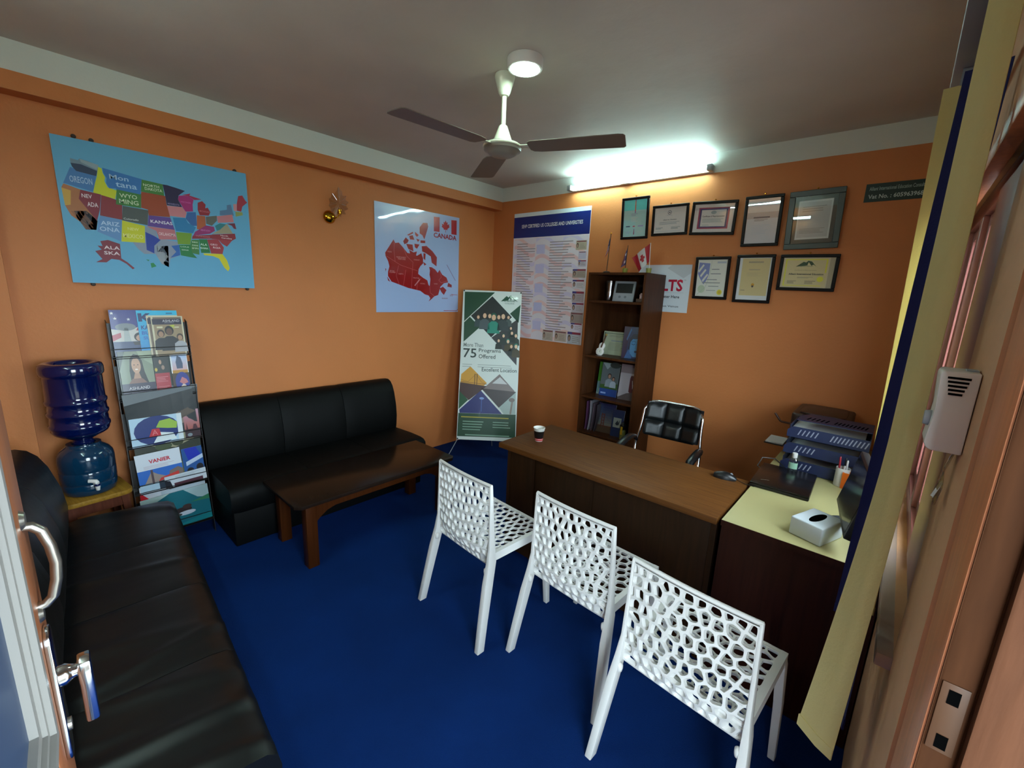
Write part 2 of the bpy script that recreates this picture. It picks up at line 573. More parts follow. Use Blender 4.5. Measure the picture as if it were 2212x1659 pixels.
class Print:
    """coordinates 0..W across, 0..H up, printed on the -Y face of a sheet at y = 0"""

    def __init__(self, w, h, W=1000, H=1000, step=0.0003, bend=None, gain=1.0):
        self.gain = gain
        self.sx, self.sy, self.w, self.h = w / W, h / H, w, h
        self.W, self.H, self.step = W, H, step
        self.v, self.f, self.c = [], [], []
        self.bend = bend

    def raw(self, vs, fs, col, layer):
        o = len(self.v)
        for x, y in vs:
            X, Z = x * self.sx - self.w / 2, y * self.sy
            Y = self.bend(X, Z) if self.bend else 0.0
            self.v.append((X, Y - self.step * (layer + 1), Z))
        for f in fs:
            self.f.append(tuple(i + o for i in f))
            c = lin(col)
            self.c.append(tuple(min(0.9, x * self.gain) for x in c[:3]) + (1.0,))
        return self

    def poly(self, pts, col, layer=1):
        return self.raw(pts, [tuple(range(len(pts)))], col, layer)

    def rect(self, x0, y0, x1, y1, col, layer=0, nx=1, ny=1):
        if self.bend:
            nx, ny = max(nx, 6), max(ny, 6)
        vs = [(x0 + (x1 - x0) * i / nx, y0 + (y1 - y0) * j / ny) for j in range(ny + 1) for i in range(nx + 1)]
        fs = [(j * (nx + 1) + i, j * (nx + 1) + i + 1, (j + 1) * (nx + 1) + i + 1, (j + 1) * (nx + 1) + i) for j in range(ny) for i in range(nx)]
        return self.raw(vs, fs, col, layer)

    def fade(self, x0, y0, x1, y1, c0, c1, layer=0, n=12):
        a, b = c0.lstrip('#'), c1.lstrip('#')
        for i in range(n):
            t = i / (n - 1)
            h = ''.join('%02x' % int(round(int(a[k:k + 2], 16) * (1 - t) + int(b[k:k + 2], 16) * t)) for k in (0, 2, 4))
            self.rect(x0, y0 + (y1 - y0) * i / n, x1, y0 + (y1 - y0) * (i + 1) / n, h, layer)
        return self

    def disc(self, cx, cy, rx, ry, col, layer=1, n=18):
        return self.poly([(cx + rx * cos(2 * pi * i / n), cy + ry * sin(2 * pi * i / n)) for i in range(n)], col, layer)

    def line(self, pts, wd, col, layer=2):
        for (x0, y0), (x1, y1) in zip(pts, pts[1:]):
            dx, dy = (x1 - x0) * self.sx, (y1 - y0) * self.sy
            l = math.hypot(dx, dy) or 1
            nx, ny = -dy / l * wd / 2 / self.sx, dx / l * wd / 2 / self.sy
            self.poly([(x0 + nx, y0 + ny), (x0 - nx, y0 - ny), (x1 - nx, y1 - ny), (x1 + nx, y1 + ny)], col, layer)
        return self

    def text(self, s, cx, cy, w, h, col, layer=3, bold=0.0):
        vs, fs, asp = text_mesh(s, bold)
        return self.raw([(cx - w / 2 + x * w, cy - h / 2 + y * h) for x, y in vs], fs, col, layer)

    def lines(self, x0, x1, y1, y0, n, col, layer=2, fill=0.5, ragged=0.35, seed=1):
        rd = random.Random(seed)
        dy = (y1 - y0) / n
        for i in range(n):
            y = y1 - dy * (i + 0.5)
            xe = x1 - (x1 - x0) * ragged * rd.random()
            self.rect(x0, y - dy * fill / 2, xe, y + dy * fill / 2, col, layer)
        return self

    def person(self, cx, y0, h, hair='#1a1412', skin='#b98a6a', top='#22332f', layer=4):
        k = h * self.sy / self.sx
        self.poly([(cx - k * .30, y0), (cx - k * .26, y0 + h * .45), (cx - k * .1, y0 + h * .58), (cx + k * .1, y0 + h * .58), (cx + k * .26, y0 + h * .45), (cx + k * .30, y0)], top, layer)
        self.disc(cx, y0 + h * .80, k * .145, h * .19, hair, layer + 1, 14)
        self.disc(cx, y0 + h * .76, k * .10, h * .14, skin, layer + 2, 14)
        return self

    def build(self, name, material, parent=None, loc=(0, 0, 0), rot=(0, 0, 0)):
        me = bpy.data.meshes.new(name)
        me.from_pydata(self.v, [], self.f)
        at = me.color_attributes.new('ink', 'FLOAT_COLOR', 'CORNER')
        buf = []
        for p, c in zip(me.polygons, self.c):
            buf += list(c) * p.loop_total
        at.data.foreach_set('color', buf)
        me.materials.append(M[material])
        # every printed face looks out of the sheet (-Y)
        bm = bmesh.new()
        bm.from_mesh(me)
        bm.normal_update()
        flip = [f for f in bm.faces if f.normal.y > 0]
        bmesh.ops.reverse_faces(bm, faces=flip)
        bm.to_mesh(me)
        bm.free()
        return link(name, me, parent, loc, rot)


# ================================================================== the room
W, YF, H = 3.645, -4.05, 2.75          # inner right wall, inner front wall, ceiling
struct(MB().box(-0.15, 3.72, -4.2, 0.15, -0.1, 0).build('floor', 'carpet', smooth=0))
# unseen landing, added: its roof and parapet cut the daylight entering the door
grey = mat('added_landing_cement', '#7d7a74', 0.8, bump=0.1, scale=20)
struct(MB().box(3.72, 5.1, -4.6, -2.45, -0.1, -0.005).build('floor_landing', grey, smooth=0))
struct(MB().box(5.0, 5.1, -4.6, -2.45, -0.005, 1.0).build('wall_light_block', grey, smooth=0))
struct(MB().box(3.80, 5.1, -4.6, -2.45, 2.55, 2.67).build('ceiling_light_block', grey, smooth=0))
struct(MB().box(-0.15, 3.80, -4.2, 0.15, H, H + 0.12).build('ceiling', 'ceiling', smooth=0))
struct(MB().box(-0.15, 0, -4.2, 0.15, 0, H).build('wall_left', 'wall', smooth=0))
struct(MB().box(0, 3.80, 0, 0.15, 0, H).build('wall_back', 'wall', smooth=0))
struct(MB().box(0, 3.80, YF - 0.15, YF, 0, H).build('wall_front', 'wall', smooth=0))
WY0, WY1, WZ0, WZ1 = -2.38, -1.02, 0.90, 2.03
wr = MB()
wr.box(W, 3.80, -2.67, WY0, 0, H)
wr.box(W, 3.80, WY1, 0, 0, H)
wr.box(W, 3.80, WY0, WY1, 0, WZ0)
wr.box(W, 3.80, WY0, WY1, WZ1, H)
wr.box(W, 3.80, -3.83, -2.67, 2.14, H)
wr.box(W, 3.80, YF, -3.83, 0, H)
struct(wr.build('wall_right', 'plaster', smooth=0))
# projecting beam under the ceiling and the pillar in the corner
struct(MB().box(0, 0.117, YF, 0, 2.525, H).build('trim_1', 'wall', smooth=0))
struct(MB().box(0, 0.117, YF, -3.632, 0, 2.525).build('trim_2', 'wall', smooth=0))

# ---- window with maroon frame
win = bpy.data.objects.new('window_1', None)
COL.objects.link(win)
struct(win)
win['label'] = 'wide maroon framed window behind the drawn blind'
win.location = (3.67, WY0, WZ0)
LW, LH = WY1 - WY0, WZ1 - WZ0


def fbar(name, y0, y1, z0, z1, x0=0.0, x1=0.06, m='maroon'):
    return MB().box(x0, x1, y0, y1, z0, z1, bev=0.004).build(name, m, win)


fbar('frame_bar', 0, 0.07, 0, LH)
fbar('frame_bar', LW - 0.07, LW, 0, LH)
fbar('frame_bar', 0.07, LW - 0.07, 0, 0.06)
fbar('frame_bar', 0.07, LW - 0.07, LH - 0.06, LH)
for yc in (0.46, 0.89):
    fbar('mullion', yc - 0.03, yc + 0.03, 0.06, LH - 0.06)
ye = [0.07, 0.43, 0.49, 0.86, 0.92, LW - 0.07]
MB().box(-0.012, 0.05, ye[0], ye[1], 0.06, LH - 0.06, bev=0.004).build('solid_leaf', 'maroon', win)
for k in (1, 2):
    a, b = ye[2 * k], ye[2 * k + 1]
    sash = bpy.data.objects.new('sash', None)
    COL.objects.link(sash)
    sash.parent = win
    for (p, q, s, t) in ((a, a + 0.04, 0.06, LH - 0.06), (b - 0.04, b, 0.06, LH - 0.06), (a + 0.04, b - 0.04, 0.06, 0.10), (a + 0.04, b - 0.04, LH - 0.10, LH - 0.06)):
        MB().box(0.015, 0.05, p, q, s, t, bev=0.003).build('sash_bar', 'maroon', sash)
    MB().box(0.03, 0.034, a + 0.04, b - 0.04, 0.10, LH - 0.10).build('pane', 'window_glass', sash, smooth=0)
MB().box(-0.055, 0.13, -0.02, LW + 0.02, -0.035, -0.001, bev=0.004).build('window_sill', mat('grey_sill', '#9c8578', 0.5, bump=0.05, scale=20), win)
# wooden batten across the head of the window
t4 = MB().box(3.615, W, -2.52, -0.90, 1.985, 2.03, bev=0.004).build('trim_3', 'frame_wood')
struct(t4)

# ---- door frame: jambs with a rebate for the leaf
HJ, SJ = -3.69, -2.82                   # hinge side and strike side
df = bpy.data.objects.new('trim_4', None)
COL.objects.link(df)
struct(df)
df['label'] = 'brown wooden door frame with a steel strike plate'
df.location = (W, SJ, 0)


def jamb(name, y0, y1, z0, z1, x0, x1, m):
    return MB().box(x0 - W, x1 - W, y0 - SJ, y1 - SJ, z0, z1, bev=0.004).build(name, m, df)


jamb('jamb', SJ, -2.672, 0, 2.14, 3.650, 3.691, 'frame_wood')
jamb('door_stop', SJ - 0.018, -2.672, 0, 2.14, 3.691, 3.80, 'pink_frame')
jamb('jamb_shade_sheet', SJ - 0.0025, SJ - 0.0002, 0, 2.06, 3.6535, 3.6905, 'shaded_frame')  # added thin sheet, its dark colour stands in for shade on the rebate
jamb('jamb', -3.828, HJ, 0, 2.14, 3.650, 3.691, 'frame_wood')
jamb('door_stop', -3.828, HJ + 0.018, 0, 2.14, 3.691, 3.80, 'shaded_frame')
jamb('head_jamb', HJ, SJ, 2.06, 2.14, 3.650, 3.691, 'frame_wood')
jamb('door_stop', HJ, SJ, 2.045, 2.14, 3.691, 3.80, 'shaded_frame')
# strike plate on the rebate, two holes
zc = 1.115
sp = MB().box(0.012, 0.040, -0.0045, -0.0026, zc - 0.055, zc + 0.055, bev=0.001).build('strike_plate', mat('painted_strike_plate', '#432a19', 0.45, spec=0.3), df)
for dz in (0.035, -0.038):
    MB().box(0.020, 0.032, -0.0052, -0.0046, zc + dz - 0.011, zc + dz + 0.011).build('latch_hole', 'black_hole', sp, smooth=0)

# ---- the open door leaf, outer side towards the camera
door = bpy.data.objects.new('door_1', None)
COL.objects.link(door)
struct(door)
door['label'] = 'open brown door leaf with white panel, chrome lever and pull handle'
door.location = (3.645, -3.682, 0)
door.rotation_euler = (0, 0, R(180 - 3.25))
LWD = 0.876
MB().box(LWD - 0.125, LWD, 0, 0.037, 0.01, 2.04, bev=0.003).build('stile', 'door_wood', door)
MB().box(0, 0.11, 0, 0.037, 0.01, 2.04, bev=0.003).build('stile', 'door_wood', door)
MB().box(0.11, LWD - 0.125, 0.001, 0.036, 1.02, 1.15, bev=0.002).build('lock_rail', 'door_wood', door)
MB().box(0.11, LWD - 0.125, 0.001, 0.036, 0.01, 0.20, bev=0.002).build('bottom_rail', 'door_wood', door)
MB().box(0.11, LWD - 0.125, 0.001, 0.036, 1.92, 2.04, bev=0.002).build('top_rail', 'door_wood', door)
for z0, z1 in ((1.15, 1.92), (0.20, 1.02)):
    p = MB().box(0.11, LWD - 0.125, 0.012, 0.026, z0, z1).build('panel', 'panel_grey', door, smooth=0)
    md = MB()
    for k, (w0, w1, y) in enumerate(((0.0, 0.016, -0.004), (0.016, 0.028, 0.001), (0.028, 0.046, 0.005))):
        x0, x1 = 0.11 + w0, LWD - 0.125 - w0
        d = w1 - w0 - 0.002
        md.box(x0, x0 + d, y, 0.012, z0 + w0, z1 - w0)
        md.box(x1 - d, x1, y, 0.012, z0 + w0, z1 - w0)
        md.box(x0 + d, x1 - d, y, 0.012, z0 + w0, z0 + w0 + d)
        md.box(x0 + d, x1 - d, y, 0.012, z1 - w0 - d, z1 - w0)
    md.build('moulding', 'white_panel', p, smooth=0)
lv = MB().prism(rrect(LWD - 0.072, LWD - 0.034, 1.055, 1.245, 0.017), -0.006, 0.0, 'XZ', bev=0.002).build('lever_plate', 'chrome', door)
MB().lathe([(0.013, -0.005), (0.013, -0.012), (0.010, -0.016), (0.008, -0.020), (0.009, -0.026)], 18, (LWD - 0.053, 0, 1.172), axis='Y').build('lever_neck', 'chrome', lv)
MB().prism([(LWD - 0.066, 1.186), (LWD - 0.040, 1.186), (LWD - 0.038, 1.165), (LWD - 0.041, 1.098), (LWD - 0.063, 1.095), (LWD - 0.062, 1.150), (LWD - 0.068, 1.170)], -0.035, -0.022, 'XZ', bev=0.003).build('lever', 'chrome', lv)
MB().lathe([(0.008, -0.009), (0.008, -0.004)], 14, (LWD - 0.053, 0, 1.10), axis='Y').build('keyhole_cylinder', 'steel', lv)
ph = MB()
pts = [(LWD - 0.045, 0.0, 1.375), (LWD - 0.045, -0.007, 1.374), (LWD - 0.045, -0.014, 1.366), (LWD - 0.045, -0.019, 1.345), (LWD - 0.045, -0.021, 1.322), (LWD - 0.045, -0.019, 1.300), (LWD - 0.045, -0.014, 1.279), (LWD - 0.045, -0.007, 1.271), (LWD - 0.045, 0.0, 1.270)]
pull = ph.tube(pts, 0.0055, 10).build('pull_handle', 'steel', door)
for z in (1.384, 1.261):
    MB().lathe([(0.009, -0.004), (0.012, 0.0)], 14, (LWD - 0.045, 0, z), axis='Y').build('pull_base', 'steel', pull)
for z in (0.25, 1.0, 1.80):
    MB().tube([(0.0, -0.004, z), (0.0, -0.004, z + 0.10)], 0.007, 8).build('hinge', 'steel', door)

# ---- vertical blind pushed together at the near end of the window
vb = thing('vertical_blind', 'cream and navy vertical blind drawn aside beside the door frame', 'blind', (3.55, -1.3, 2.30))
MB().box(-0.03, 0.02, -0.98, 0.92, 0.02, 0.06, bev=0.005).build('headrail', 'grey_plastic', vb)


def slat(y, xl, wd, ang, top, bot, m, creased=False, lean=0.0, bow=0.006):
    """creased: the near slat, folded along its length and swinging out at its foot"""
    def fn(u, v):
        if creased:
            k = max(0.0, 1 - v / 0.45) ** 1.3
            t = max(0.0, v - 0.7) / 0.3
            L = Vector((0.003 - 0.046 * k - 0.004 * t, 0.025 - 0.010 * k))
            C = Vector((0.025 - 0.026 * k - 0.004 * t, -0.020))
            E = Vector((0.043 - 0.013 * k - 0.005 * t, -0.035))
            p = L.lerp(C, u / 0.6) if u < 0.6 else C.lerp(E, (u - 0.6) / 0.4)
            return (p.x, p.y, bot + (top - bot) * v)
        s = (u - 0.5) * wd
        b = bow * (1 - (2 * u - 1) ** 2)
        return (s * cos(ang) - b * sin(ang) + lean * v, s * sin(ang) + b * cos(ang), bot + (top - bot) * v)
    o = MB().slab(fn, 10, 24, 0.0012).build('slat', m, vb, (xl, y, 0), smooth=25)
    MB().box(-0.012, 0.012, -0.002, 0.002, top - 0.002, 0.022).build('hanger', 'grey_plastic', o, (fn(0.5, 1)[0], fn(0.5, 1)[1], 0))
    MB().slab(lambda u, v: (fn(u, 0)[0], fn(u, 0)[1], bot + 0.03 * v + 0.001), 10, 1, 0.004).build('hem', m, o, smooth=25)
    return o


slats = [(-1.165, 0.000, 0.092, 0, 'blind_cream', True, 0), (-1.05, 0.024, 0.090, -1.15, 'blind_navy', False, 0), (-0.92, 0.026, 0.090, -1.15, 'blind_cream', False, 0), (-0.60, 0.0160, 0.090, -0.40, 'blind_navy', False, 0.020), (-0.50, 0.036, 0.090, -0.40, 'blind_cream', False, -0.036)]
for y, xl, wd, ang, m, cr_, ln_ in slats:
    slat(y, xl, wd, ang, -0.02, -1.65, m, cr_, ln_)

# ---- lights that the room has
tl = thing('tube_light', 'lit white tube light on the back wall over the certificates', 'light', (1.655, 0, 2.635), group=None)
MB().box(-0.64, 0.64, -0.034, 0, -0.022, 0.022, bev=0.003).build('batten', 'white_plastic', tl)
MB().lathe([(0.013, -0.605), (0.0135, -0.6), (0.0135, 0.6), (0.013, 0.605)], 16, (0, -0.062, 0.0), axis='X').build('tube', 'tube_on', tl)
for s in (-1, 1):
    MB().box(s * 0.607 if s > 0 else -0.645, 0.645 if s > 0 else -0.607, -0.085, -0.034, -0.022, 0.022, bev=0.004).build('end_holder', 'grey_plastic', tl)
MB().box(-0.115, -0.035, -0.05, -0.034, -0.024, -0.008, bev=0.003).build('starter', 'grey_plastic', tl)
t2 = thing('tube_light', 'lit tube light on the wall behind the camera, seen mirrored in picture glass', 'light', (1.75, YF, 2.47), (0, 0, pi))
MB().box(-0.64, 0.64, -0.034, 0, -0.022, 0.022, bev=0.003).build('batten', 'white_plastic', t2)
MB().lathe([(0.013, -0.605), (0.0135, -0.6), (0.0135, 0.6), (0.013, 0.605)], 16, (0, -0.062, 0.0), axis='X').build('tube', 'tube_dim', t2)
for s in (-1, 1):
    MB().box(s * 0.607 if s > 0 else -0.645, 0.645 if s > 0 else -0.607, -0.085, -0.034, -0.022, 0.022, bev=0.004).build('end_holder', 'grey_plastic', t2)
led = thing('ceiling_lamp', 'round white lit lamp on the ceiling beside the fan', 'lamp', (1.995, -1.862, H))
MB().lathe([(0.085, -0.001), (0.086, -0.004), (0.084, -0.040), (0.080, -0.046), (0.071, -0.046), (0.071, -0.038), (0.069, -0.036)], 36).build('housing', 'white_plastic', led)
MB().lathe([(0.070, -0.0405), (0.069, -0.0475), (0.05, -0.050), (0.02, -0.0515)], 36).build('diffuser', 'led_on', led)

# daylight openings: sampling aids only, they give off nothing themselves
for nm, loc, sy, sz in (('window_portal', (3.82, (WY0 + WY1) / 2, (WZ0 + WZ1) / 2), WY1 - WY0, WZ1 - WZ0), ('door_portal', (3.82, (HJ + SJ) / 2, 1.03), SJ - HJ, 2.06)):
    ld = bpy.data.lights.new(nm, 'AREA')
    ld.shape = 'RECTANGLE'
    ld.size, ld.size_y = sz, sy
    ld.cycles.is_portal = True
    lo = bpy.data.objects.new(nm, ld)
    COL.objects.link(lo)
    lo.location = loc
    lo.rotation_euler = (0, R(90), 0)

# ---- ceiling fan
fan = thing('ceiling_fan', 'three bladed ivory and brown ceiling fan on a short rod', 'fan', (1.812, -1.806, H))
MB().lathe([(0.05, -0.001), (0.052, -0.012), (0.047, -0.03), (0.030, -0.085), (0.022, -0.098), (0.016, -0.10)], 28).build('canopy', 'fan_ivory', fan)
MB().tube([(0, 0, -0.09), (0, 0, -0.255)], 0.0125, 14).build('downrod', 'fan_ivory', fan)
MB().lathe([(0.016, -0.235), (0.022, -0.24), (0.030, -0.26), (0.046, -0.30), (0.056, -0.322), (0.057, -0.328), (0.012, -0.328)], 28).build('lower_canopy', 'fan_ivory', fan)
MB().lathe([(0.02, -0.322), (0.088, -0.325), (0.097, -0.332), (0.100, -0.345), (0.097, -0.358), (0.080, -0.365), (0.074, -0.374), (0.058, -0.382), (0.02, -0.384)], 40).build('motor', 'fan_motor', fan)
MB().lathe([(0.0985, -0.332), (0.1025, -0.336), (0.1025, -0.341), (0.0985, -0.345)], 40).build('trim_ring', 'fan_ivory', fan)
for a in (-94, 23.5, 146):
    bl = MB()
    out = [(0.145, -0.050), (0.165, -0.066), (0.60, -0.080), (0.625, -0.074), (0.634, -0.058), (0.632, 0.058), (0.622, 0.072), (0.20, 0.066), (0.16, 0.056), (0.145, 0.035)]
    bl.prism(out, -0.002, 0.002, 'XY', bev=0.001, seg=1)
    b = bl.build('blade', 'fan_blade', fan, (0, 0, -0.345), (R(-5), 0, R(a)))
    MB().box(0.09, 0.21, -0.018, 0.018, 0.002, 0.006, bev=0.001).build('blade_bracket', 'fan_ivory', b)
    for x in (0.17, 0.195):
        MB().lathe([(0.004, 0.006), (0.004, 0.009), (0.002, 0.0095)], 8, (x, 0, 0)).build('screw', 'chrome', b)


# ================================================================== perforated white chairs
def clip(poly, a, b, c):
    """keep the side a*x + b*y <= c"""
    o = []
    for i in range(len(poly)):
        p, q = poly[i], poly[(i + 1) % len(poly)]
        dp, dq = a * p[0] + b * p[1] - c, a * q[0] + b * q[1] - c
        if dp <= 0:
            o.append(p)
        if dp * dq < 0:
            t = dp / (dp - dq)
            o.append((p[0] + (q[0] - p[0]) * t, p[1] + (q[1] - p[1]) * t))
    return o


def cells(pts, bound):
    res = []
    for i, p in enumerate(pts):
        po = bound
        for j, q in enumerate(pts):
            if i == j or abs(p[0] - q[0]) > 0.16 or abs(p[1] - q[1]) > 0.16:
                continue
            a, b = q[0] - p[0], q[1] - p[1]
            po = clip(po, a, b, (q[0] ** 2 + q[1] ** 2 - p[0] ** 2 - p[1] ** 2) / 2)
            if len(po) < 3:
                break
        if len(po) >= 3:
            res.append(po)
    return res


def ray_r(poly, c, an):
    dx, dy = cos(an), sin(an)
    best = 9
    for i in range(len(poly)):
        (x0, y0), (x1, y1) = poly[i], poly[(i + 1) % len(poly)]
        ex, ey = x1 - x0, y1 - y0
        den = dx * ey - dy * ex
        if abs(den) < 1e-12:
            continue
        t = ((x0 - c[0]) * ey - (y0 - c[1]) * ex) / den
        s = ((x0 - c[0]) * dy - (y0 - c[1]) * dx) / den
        if t > 0 and -1e-6 <= s <= 1 + 1e-6 and t < best:
            best = t
    return best if best < 9 else 0.0


def lattice(mb, polys, fn, t, inF, inB, shift=(0, 0), n=14):
    """cellular panel: fn(u,v) -> (point, normal); every cell an open ring with depth"""
    for po in polys:
        cx = sum(p[0] for p in po) / len(po)
        cy = sum(p[1] for p in po) / len(po)
        A = sorted([2 * pi * k / n for k in range(n)] + [math.atan2(p[1] - cy, p[0] - cx) % (2 * pi) for p in po])
        A = [a for i, a in enumerate(A) if i == 0 or a - A[i - 1] > 0.02]
        out = [ray_r(po, (cx, cy), a) for a in A]

        def hole(ins):
            ip = po
            area_c = (cx, cy)
            for i in range(len(po)):
                (x0, y0), (x1, y1) = po[i], po[(i + 1) % len(po)]
                ex, ey = x1 - x0, y1 - y0
                l = math.hypot(ex, ey) or 1e-9
                a, b = ey / l, -ex / l
                c = a * x0 + b * y0
                if a * area_c[0] + b * area_c[1] > c:
                    a, b, c = -a, -b, -c
                ip = clip(ip, a, b, c - ins)
                if len(ip) < 3:
                    return None
            rr = [ray_r(ip, (cx, cy), a) for a in A]
            if min(rr) <= 0.0:
                return None
            for _ in range(2):
                rr = [min(rr[i], (rr[i - 1] + 2 * rr[i] + rr[(i + 1) % len(rr)]) / 4) for i in range(len(rr))]
            return rr
        hf, hb = hole(inF(cx, cy)), hole(inB(cx, cy))
        k = len(A)
        sx, sy = shift

        def pt(r, i, side, sh=0.0):
            u, v = cx + r * cos(A[i]) + sx * sh, cy + r * sin(A[i]) + sy * sh
            p, nn = fn(u, v)
            return p + nn * (t / 2 * side)
        oF = [pt(out[i], i, 1) for i in range(k)]
        oB = [pt(out[i], i, -1) for i in range(k)]
        vs = oF + oB
        fs = []
        if hb is None and hf is None:
            fs = [tuple(range(k)), tuple(range(k, 2 * k))]
        else:
            hb2 = hb or [0.25 * o for o in out]
            vs += [pt(hb2[i], i, -1) for i in range(k)]
            if hf is None:
                # closed pocket: a shallow dish on the back
                vs += [pt(hb2[i] * 0.6, i, 0.2, 0.6) for i in range(k)]
                fs.append(tuple(range(k)))
                fs.append(tuple(range(3 * k, 4 * k)))
            else:
                vs += [pt(hf[i], i, 1, 1.0) for i in range(k)]
                fs += [(i, (i + 1) % k, 3 * k + (i + 1) % k, 3 * k + i) for i in range(k)]
            fs += [(k + i, 2 * k + i, 2 * k + (i + 1) % k, k + (i + 1) % k) for i in range(k)]
            fs += [(2 * k + i, 3 * k + i, 3 * k + (i + 1) % k, 2 * k + (i + 1) % k) for i in range(k)]
        mb.add(vs, fs)


def chair_back_point(u, v):
    """u -1..1 across, v 0..1 upwards; the shell wraps and bellies out backwards"""
    hw = 0.196 + 0.012 * (1 - v)
    x = u * hw
    z = 0.392 + 0.408 * v - 0.018 * (1 - u * u) * (1 - v) ** 2
    y = -0.205 - 0.040 * (1 - u * u) * (0.25 + 0.75 * (1 - v)) + 0.012 * (1 - v)
    y += 0.055 * max(0.0, 0.22 - v) / 0.22 * (1 - u * u)
    return Vector((x, y, z))


def chair_back_fn(a, b):
    u, v = a / 0.2, b / 0.4
    p = chair_back_point(u, v)
    e = 0.01
    du = chair_back_point(u + e, v) - chair_back_point(u - e, v)
    dv = chair_back_point(u, v + e) - chair_back_point(u, v - e)
    return p, -(du.cross(dv)).normalized()        # +Y side is the sitter's side


def seat_point(u, v):
    x = u * (0.198 + 0.006 * v)
    y = -0.195 + 0.385 * v
    z = 0.452 - 0.016 * (1 - u * u) * (1 - (2 * v - 1) ** 2) + 0.004 * v
    return Vector((x, y, z))


def seat_fn(a, b):
    u, v = a / 0.2, b / 0.4
    p = seat_point(u, v)
    e = 0.01
    return p, (seat_point(u + e, v) - seat_point(u - e, v)).cross(seat_point(u, v + e) - seat_point(u, v - e)).normalized()


rd = random.Random(3)
back_pts = []
for j in range(9):
    for i in range(11):
        back_pts.append((-0.192 + 0.0385 * i + (0.019 if j % 2 else 0) - 0.004 + rd.uniform(-.009, .009), 0.024 + 0.0445 * j + rd.uniform(-.009, .009) + 0.006 * sin(i)))
back_pts = [p for p in back_pts if abs(p[0]) < 0.196]
back_cells = cells(back_pts, [(-0.196, 0.006), (0.196, 0.006), (0.196, 0.393), (-0.196, 0.393)])
seat_pts = []
for j in range(9):
    for i in range(10):
        seat_pts.append((-0.185 + 0.041 * i + (0.02 if j % 2 else 0) - 0.008 + rd.uniform(-.010, .010), 0.022 + 0.0445 * j + rd.uniform(-.010, .010)))
seat_pts = [p for p in seat_pts if abs(p[0]) < 0.192]
seat_cells = cells(seat_pts, [(-0.192, 0.012), (0.192, 0.012), (0.192, 0.388), (-0.192, 0.388)])

mb_back = MB()
lattice(mb_back, back_cells, chair_back_fn, 0.017, lambda x, y: 0.0056 + 0.013 * max(0, 0.12 - y) / 0.12, lambda x, y: 0.0038, shift=(0.002, -0.009))
BACK = mb_back.mesh('backrest_lattice', 'white_plastic', 50)
mb_seat = MB()
lattice(mb_seat, seat_cells, seat_fn, 0.010, lambda x, y: 0.0034, lambda x, y: 0.0034)
SEAT = mb_seat.mesh('seat_lattice', 'white_plastic', 50)
# rims
rim = MB()
top = [chair_back_point(u, 1.0) for u in [-1.02 + 0.102 * i for i in range(21)]]
rim.tube(top, 0.0075, 8, flat=1.0)
low = [chair_back_point(u, 0.0) for u in [-1.0 + 0.1 * i for i in range(21)]]
RIM = rim.mesh('backrest_rim', 'white_plastic', 50)
LOWRIM = MB().tube(low, 0.006, 8).mesh('lower_rim', 'white_plastic', 50)
srim = MB()
srim.tube([seat_point(u, 1.0) + Vector((0, 0.004, -0.008)) for u in [-1 + 0.2 * i for i in range(11)]], 0.011, 8)
srim.tube([seat_point(u, 0.0) + Vector((0, 0, -0.004)) for u in [-1 + 0.2 * i for i in range(11)]], 0.008, 8)
for s in (-1, 1):
    # deep side rails, dropping under the seat edge
    vs, fs = [], []
    for k in range(9):
        p = seat_point(s, k / 8)
        for dx, dz in ((-0.010, 0.005), (0.012, 0.005), (0.012, -0.036), (-0.006, -0.036)):
            vs.append((p.x + s * dx, p.y + (0.006 if k == 8 else 0), p.z + dz))
    for k in range(8):
        for q in range(4):
            fs.append((k * 4 + q, k * 4 + (q + 1) % 4, k * 4 + 4 + (q + 1) % 4, k * 4 + 4 + q))
    fs += [(0, 1, 2, 3), (35, 34, 33, 32)]
    srim.add(vs, fs)
SRIM = srim.mesh('seat_rim', 'white_plastic', 40)


def leg_mesh(path, name):
    """flat moulded leg: rectangles along a path of (x, y, z, wx, wy)"""
    m = MB()
    vs, fs = [], []
    for x, y, z, a, b in path:
        vs += [(x - a, y - b, z), (x + a, y - b, z), (x + a, y + b, z), (x - a, y + b, z)]
    n = len(path)
    for k in range(n - 1):
        for q in range(4):
            fs.append((k * 4 + q, k * 4 + (q + 1) % 4, k * 4 + 4 + (q + 1) % 4, k * 4 + 4 + q))
    fs += [(3, 2, 1, 0), (n * 4 - 4, n * 4 - 3, n * 4 - 2, n * 4 - 1)]
    m.add(vs, fs)
    bm = bmesh.new()
    me = m.mesh(name, 'white_plastic', 0)
    bm.from_mesh(me)
    bmesh.ops.bevel(bm, geom=[e for e in bm.edges if e.calc_face_angle(0) > 0.6], offset=0.003, segments=2, profile=0.5, affect='EDGES')
    bm.to_mesh(me)
    bm.free()
    me.polygons.foreach_set('use_smooth', [True] * len(me.polygons))
    me.set_sharp_from_angle(angle=R(35))
    return me


def rear(s):
    return [(s * 0.243, -0.288, 0.0, 0.013, 0.020), (s * 0.232, -0.262, 0.14, 0.014, 0.021), (s * 0.218, -0.226, 0.32, 0.014, 0.024), (s * 0.211, -0.202, 0.42, 0.011, 0.024), (s * 0.206, -0.198, 0.50, 0.007, 0.017), (s * 0.201, -0.202, 0.66, 0.006, 0.012), (s * 0.197, -0.206, 0.803, 0.005, 0.008)]


def front(s):
    return [(s * 0.226, 0.212, 0.0, 0.012, 0.014), (s * 0.216, 0.196, 0.25, 0.014, 0.017), (s * 0.205, 0.180, 0.42, 0.015, 0.020), (s * 0.203, 0.178, 0.445, 0.012, 0.018)]


